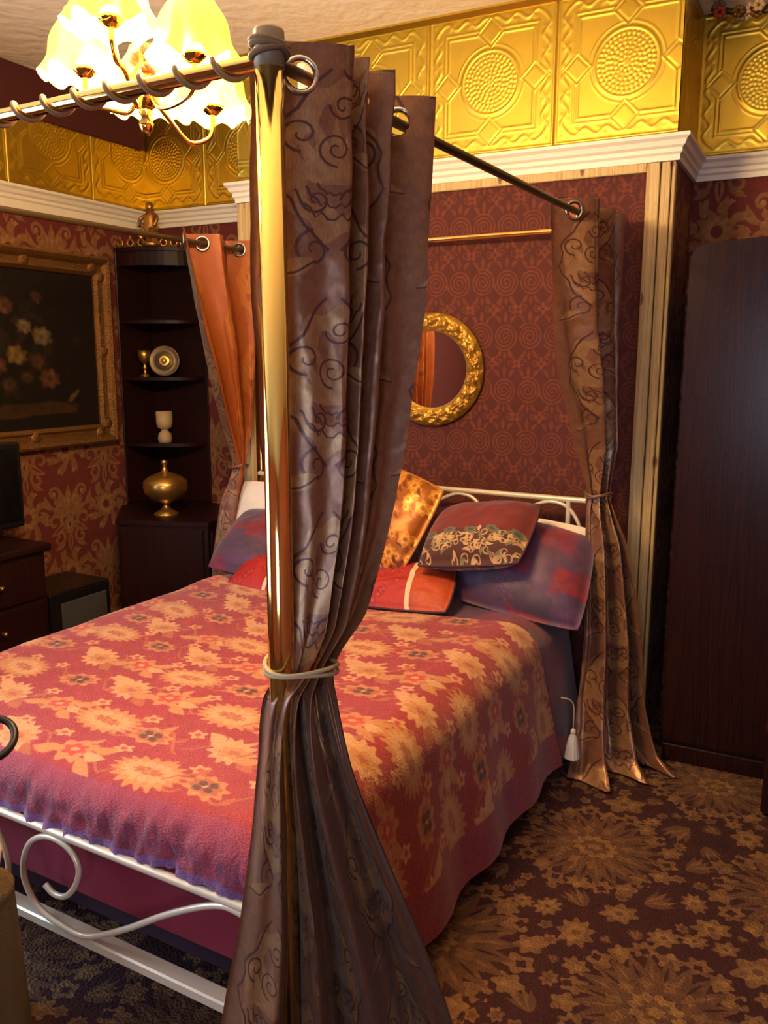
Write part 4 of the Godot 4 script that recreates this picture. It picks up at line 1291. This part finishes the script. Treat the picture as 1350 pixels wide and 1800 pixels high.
func build_corner() -> void:
	# low cabinet standing in the corner
	var top := .735
	var plan := PackedVector2Array([Vector2(-3.52, 3.88), Vector2(-3.50, 3.57), Vector2(-3.22, 3.235), Vector2(-2.757, 3.395), Vector2(-2.80, 3.64), Vector2(-2.80, 3.88)])
	var lay := Transform3D(Basis(Vector3.RIGHT, -PI / 2), Vector3.ZERO)     # plan (x, -z) pushed up
	var o := thing("corner_cabinet", "low dark mahogany cabinet under the corner shelves", "cabinet", Vector3(-3.15, 0, -3.6))
	var s := sto()
	prism(s, plan, .04, top - .025, lay)
	part("carcass", done(s), M.darkwood, o)
	var big := PackedVector2Array()
	var mid := Vector2(-3.15, 3.62)
	for p in plan: big.append(Vector2(maxf(mid.x + (p.x - mid.x) * 1.025, -3.522), minf(mid.y + (p.y - mid.y) * 1.03, 3.885)))
	s = sto()
	prism(s, big, top - .025, top, lay)
	part("top", done(s), M.darkwood, o)
	var dr := Basis(Vector3.UP, atan2(.16, .463))
	var a3 := Vector3(-3.22, 0, -3.235)
	part("door", ArrayMesh.new(), M.darkwood, o)
	s = sto()
	bx(s, Vector3(.02, .08, 0), Vector3(.465, top - .04, .012), .003, Transform3D(Basis(Vector3.UP, atan2(.16, .463)), a3))
	(o.get_node("door") as MeshInstance3D).mesh = done(s)
	var rb := Transform3D(Basis(Vector3.UP, PI / 2 - .175), Vector3(-2.757, 0, -3.395))
	s = sto()
	bx(s, Vector3(.012, .52, 0), Vector3(.24, .68, .010), .003, rb)
	var dw := part("drawer", done(s), M.darkwood, o)
	for k in 2:
		part("knob", lathe_mesh(rb * Vector3(.07 + .11 * k, .60, .010), [Vector2(.006, 0), Vector2(.006, .010), Vector2(.012, .016), Vector2(.009, .024), Vector2(0, .026)], 12, rb.basis * Basis(Vector3.RIGHT, PI / 2)), M.oldbrass, dw)
	# corner shelf unit on it
	var rx := .385; var rz := .255
	var u := thing("corner_shelf_unit", "tall dark corner shelf unit with curved shelves and gilt crest", "shelf", Vector3(XL + .15, top, ZB + .12))
	var cut := func(kx: float) -> PackedVector2Array:
		var q := PackedVector2Array([Vector2(XL + .012, -ZB - .012)])
		for k in 15:
			var a := PI / 2 * k / 14.0
			q.append(Vector2(XL + .012 + cos(a) * rx * kx, -ZB - .012 - sin(a) * rz * kx))
		return q
	s = sto(); bx(s, Vector3(XL + .002, top, ZB + .002), Vector3(XL + .014, 2.14, ZB + rz + .02)); part("side_panel", done(s), M.darkwood, u)
	s = sto(); bx(s, Vector3(XL + .014, top, ZB + .002), Vector3(XL + rx + .02, 2.14, ZB + .014)); part("back_panel", done(s), M.darkwood, u)
	for y in [1.085, 1.455, 1.765]:
		s = sto(); prism(s, cut.call(.97), y - .018, y, lay); part("shelf_board", done(s), M.darkwood, u)
	s = sto(); prism(s, cut.call(1.0), 2.055, 2.13, lay); part("cornice", done(s), M.darkwood, u)
	s = sto(); prism(s, cut.call(1.06), 2.13, 2.15, lay); part("cornice_cap", done(s), M.darkwood, u)
	var cr := part("gilt_crest", null, M.oldbrass, u)
	s = sto()
	for k in 9:
		var a := PI / 2 * (k + .5) / 9.0
		var p := Vector3(XL + .012 + cos(a) * rx, 2.15, ZB + .012 + sin(a) * rz)
		torus(s, p + Vector3(0, .022, 0), Vector3(cos(a), 0, sin(a)), .017, .006, 12)
		lathe(s, p + Vector3(0, .04, 0), [Vector2(0, 0), Vector2(.009, .006), Vector2(.006, .016), Vector2(0, .024)], 8)
	cr.mesh = done(s)
	# gilt putto standing on the rail above it
	var p0 := Vector3(-3.285, 2.15, -3.66)
	var g := thing("gilt_figurine", "small gilt figurine standing on top of the corner shelf unit", "figurine", p0)
	s = sto()
	lathe(s, p0, [Vector2(0, 0), Vector2(.05, 0), Vector2(.046, .02), Vector2(.03, .03), Vector2(.034, .05)], 16)
	part("base", done(s), M.oldbrass, g)
	s = sto()
	lathe(s, p0, [Vector2(.030, .045), Vector2(.040, .07), Vector2(.042, .10), Vector2(.032, .125), Vector2(.038, .15), Vector2(.024, .172), Vector2(.012, .18)], 14)
	for e in [-1.0, 1.0]:
		tube(s, spline([p0 + Vector3(.03 * e, .16, 0), p0 + Vector3(.058 * e, .14, .015), p0 + Vector3(.05 * e, .10, .03)]), .010, 8)
		tube(s, spline([p0 + Vector3(.02 * e, .09, .02), p0 + Vector3(.035 * e, .06, .05), p0 + Vector3(.025 * e, .035, .045)]), .013, 8)
	part("body", done(s), M.oldbrass, g)
	s = sto()
	lathe(s, p0 + Vector3(0, .175, .004), [Vector2(0, 0), Vector2(.018, .006), Vector2(.024, .024), Vector2(.02, .042), Vector2(.0, .052)], 14)
	part("head", done(s), M.oldbrass, g)
	# wares on the shelves
	var q := Vector3(-3.465, 1.456, -3.76)
	var gb := thing("goblet", "small brass goblet standing on the third shelf beside the round dish", "goblet", q)
	part("bowl", lathe_mesh(q, [Vector2(0, .07), Vector2(.012, .072), Vector2(.030, .088), Vector2(.036, .115), Vector2(.038, .148), Vector2(.035, .148), Vector2(.030, .10), Vector2(0, .085)], 20), M.brassware, gb)
	part("stem", lathe_mesh(q, [Vector2(0, 0), Vector2(.028, 0), Vector2(.026, .008), Vector2(.009, .018), Vector2(.008, .04), Vector2(.014, .05), Vector2(.008, .06), Vector2(.012, .073)], 18), M.brassware, gb)
	q = Vector3(-3.335, 1.543, -3.78)
	var ds := thing("brass_dish", "round embossed brass dish propped upright on the third shelf", "dish", q - Vector3(0, .087, 0))
	var face := Basis(Vector3.UP, .55) * Basis(Vector3.RIGHT, PI / 2 - .12)
	part("plate", lathe_mesh(q, [Vector2(0, .012), Vector2(.05, .010), Vector2(.06, .004), Vector2(.078, .014), Vector2(.085, .014), Vector2(.087, .009), Vector2(.06, -.002), Vector2(0, .0)], 32, face), M.bronze, ds)
	part("boss", lathe_mesh(q, [Vector2(.034, .010), Vector2(.028, .022), Vector2(.020, .016), Vector2(.012, .024), Vector2(0, .026)], 24, face), M.brassware, ds)
	q = Vector3(-3.33, 1.087, -3.75)
	var vs := thing("ivory_cup", "small ivory coloured carved cup on the second shelf", "cup", q)
	part("foot", lathe_mesh(q, [Vector2(0, 0), Vector2(.036, 0), Vector2(.040, .02), Vector2(.036, .05), Vector2(.02, .066), Vector2(.016, .075)], 18), M.ivory, vs)
	part("bowl", lathe_mesh(q, [Vector2(.016, .073), Vector2(.040, .085), Vector2(.046, .11), Vector2(.046, .175), Vector2(.041, .175), Vector2(.04, .10), Vector2(0, .09)], 18), M.ivory, vs)
	q = Vector3(-3.085, top, -3.46)
	var ur := thing("lidded_urn", "engraved brass lidded urn on the low corner cabinet", "urn", q)
	part("pedestal", lathe_mesh(q, [Vector2(0, 0), Vector2(.066, 0), Vector2(.064, .012), Vector2(.03, .03), Vector2(.016, .045), Vector2(.015, .06), Vector2(.028, .068)], 26), M.brassware, ur)
	part("body", lathe_mesh(q, [Vector2(.028, .066), Vector2(.075, .085), Vector2(.108, .12), Vector2(.116, .155), Vector2(.112, .172)], 30), M.brassware, ur)
	part("lid", lathe_mesh(q, [Vector2(.115, .172), Vector2(.112, .184), Vector2(.085, .208), Vector2(.045, .224), Vector2(.02, .232), Vector2(.012, .25), Vector2(.010, .268), Vector2(.018, .276), Vector2(.016, .29), Vector2(0, .298)], 30), M.brassware, ur)

func build_left_side() -> void:
	# dresser with television against the left wall
	var o := thing("dresser", "dark wooden dresser carrying the television", "dresser", Vector3(-3.3, 0, -2.2))
	part("carcass", box_mesh(Vector3(-3.51, .05, -2.66), Vector3(-3.10, .70, -1.7), .006), M.darkwood, o)
	part("top", box_mesh(Vector3(-3.51, .70, -2.685), Vector3(-3.075, .735, -1.68), .008), M.darkwood, o)
	part("plinth", box_mesh(Vector3(-3.5, 0, -2.64), Vector3(-3.12, .05, -1.72), .003), M.darkwood, o)
	for k in 3:
		var d := part("drawer", box_mesh(Vector3(-3.10, .08 + .205 * k, -2.63), Vector3(-3.088, .27 + .205 * k, -1.73), .004), M.darkwood, o)
		for e in 2: part("knob", lathe_mesh(Vector3(-3.088, .175 + .205 * k, -2.4 + .45 * e), [Vector2(.007, 0), Vector2(.007, .01), Vector2(.014, .018), Vector2(0, .027)], 12, Basis(Vector3.BACK, -PI / 2)), M.oldbrass, d)
	var t := thing("television", "black television standing on the dark dresser", "television", Vector3(-3.33, .737, -2.35))
	part("cabinet", box_mesh(Vector3(-3.37, .78, -2.745), Vector3(-3.31, 1.175, -2.05), .008), M.black, t)
	part("screen", box_mesh(Vector3(-3.31, .81, -2.72), Vector3(-3.305, 1.15, -2.08), .001), M.screen, t)
	part("stand", box_mesh(Vector3(-3.42, .737, -2.55), Vector3(-3.25, .785, -2.22), .006), M.black, t)
	var b := thing("black_side_unit", "small black glass fronted unit on the floor beside the dresser", "cabinet", Vector3(-3.3, 0, -2.92))
	part("case", box_mesh(Vector3(-3.49, 0, -3.12), Vector3(-3.18, .455, -2.74), .006), M.black, b)
	part("glass_door", box_mesh(Vector3(-3.18, .06, -3.09), Vector3(-3.172, .40, -2.80), .003), M.gray, b)
	part("front_frame", box_mesh(Vector3(-3.182, .02, -3.115), Vector3(-3.176, .44, -2.745), .002), M.black, b)
	# stand with a flower basket at the foot of the bed
	var p := BT * Vector3(-.765, 0, .165)
	var ps := thing("pedestal_stool", "tall brown fabric covered pedestal in front of the cream footboard", "stool", p)
	part("cover", grid_mesh(48, 14, func(u, v):
		var r: float = lerpf(.105, .09, v) * (1 + .01 * sin(u * TAU * 11))
		return [p + Vector3(cos(u * TAU) * r, v * .36, sin(u * TAU) * r), Vector2(u, v)]), M.brownfab, ps)
	part("seat", lathe_mesh(p, [Vector2(.091, .355), Vector2(.093, .37), Vector2(.08, .382), Vector2(0, .386)], 32), M.brownfab, ps)
	var bs := thing("flower_basket", "small basket of cream and yellow flowers with a black hoop handle", "basket", p + Vector3(0, .386, 0))
	part("bowl", lathe_mesh(p - Vector3(0, .05, 0), [Vector2(0, .437), Vector2(.05, .438), Vector2(.066, .47), Vector2(.072, .51), Vector2(.066, .51), Vector2(.05, .46), Vector2(0, .45)], 24), M.ivory, bs)
	rng.seed = 77
	for k in 14:
		var a := k * 2.4
		var r := .016 + .0035 * k
		var q := p + Vector3(cos(a) * r, .468 + .03 * (1 - r / .07), sin(a) * r)
		var s := sto()
		for e in 5:
			var ea := TAU * e / 5
			lathe(s, q + Vector3(cos(ea) * .010, 0, sin(ea) * .010), [Vector2(0, -.006), Vector2(.009, 0), Vector2(.007, .008), Vector2(0, .010)], 7)
		part("blossom", done(s), [M.linen, M.yellow, M.green][k % 3], bs)
	var hs := sto()
	var rc := p + Vector3(.085, .745, -.02)
	tube(hs, spline([p + Vector3(0, .40, 0), p + Vector3(-.01, .55, 0), p + Vector3(.0, .68, 0), rc + Vector3(-.05, -.012, .02)]), .007, 10)
	part("handle", done(hs), M.blackiron, bs)
	hs = sto()
	torus(hs, rc, Vector3(.35, .8, .5), .05, .0085, 28)
	part("handle_ring", done(hs), M.blackiron, bs)

func build_right_side() -> void:
	# dried flower garland under the ceiling, and a low chest by the wardrobe
	var o := thing("dried_garland", "dried flower garland hanging under the ceiling above the wardrobe", "garland", Vector3(-.2, 2.8, -3.78))
	rng.seed = 15
	var s := sto()
	tube(s, spline([Vector3(-.52, 2.90, -3.79), Vector3(-.40, 2.865, -3.78), Vector3(-.2, 2.85, -3.77), Vector3(.0, 2.86, -3.78), Vector3(.2, 2.9, -3.79)]), .012, 8)
	part("stem", done(s), M.bronze, o)
	for k in 34:
		var t := rng.randf()
		var c := Vector3(lerpf(-.50, .18, t), 2.885 - .035 * sin(PI * t) + rng.randf_range(-.022, .012), -3.77 + rng.randf_range(-.03, .04))
		s = sto()
		for e in 6:
			var a := TAU * e / 6 + k
			lathe(s, c + Vector3(cos(a) * .014, sin(a) * .014, .006), [Vector2(0, -.008), Vector2(.012, 0), Vector2(.008, .010), Vector2(0, .012)], 7)
		part("dried_flower", done(s), [M.giltframe, M.rose, M.ivory, M.cord][k % 4], o)
	var c := thing("low_chest", "low black chest on the carpet in front of the wardrobe", "chest", Vector3(.16, 0, -3.08))
	part("body", box_mesh(Vector3(-.085, .012, -3.24), Vector3(.42, .30, -3.02), .006), M.darkwood, c)
	part("lid", box_mesh(Vector3(-.092, .30, -3.245), Vector3(.427, .33, -3.012), .008), M.darkwood, c)

func _ready() -> void:
	nz.seed = 7
	nz.frequency = 0.02
	setup_view()
	make_materials()
	M.patch_d = M.patch.duplicate()
	M.patch_d.uv1_scale = Vector3(4, 1.5, 1)
	M.oldcloth = mat(C8(156, 96, 30), 0.6)
	M.rose = mat(C8(170, 66, 30), 0.7)
	M.yellow = mat(C8(206, 166, 60), 0.7)
	M.green = mat(C8(84, 110, 40), 0.7)
	M.brownfab = tri(mat(C8(84, 66, 42), 0.95), Vector3(4, 4, 4))
	M.brownfab.normal_enabled = true
	M.brownfab.normal_texture = noise_normal(0.15, 61, 8.0)
	M.brassware = mat(C8(206, 160, 82), 0.3, 0.9)
	M.giltmirror = mat(C8(190, 146, 58), 0.36, 0.75)
	build_room()
	build_bed()
	build_curtains()
	build_pillows()
	build_cord()
	build_chandelier()
	build_mirror()
	build_wardrobe()
	build_painting()
	build_corner()
	build_left_side()
	build_right_side()
	clean_meta(self)
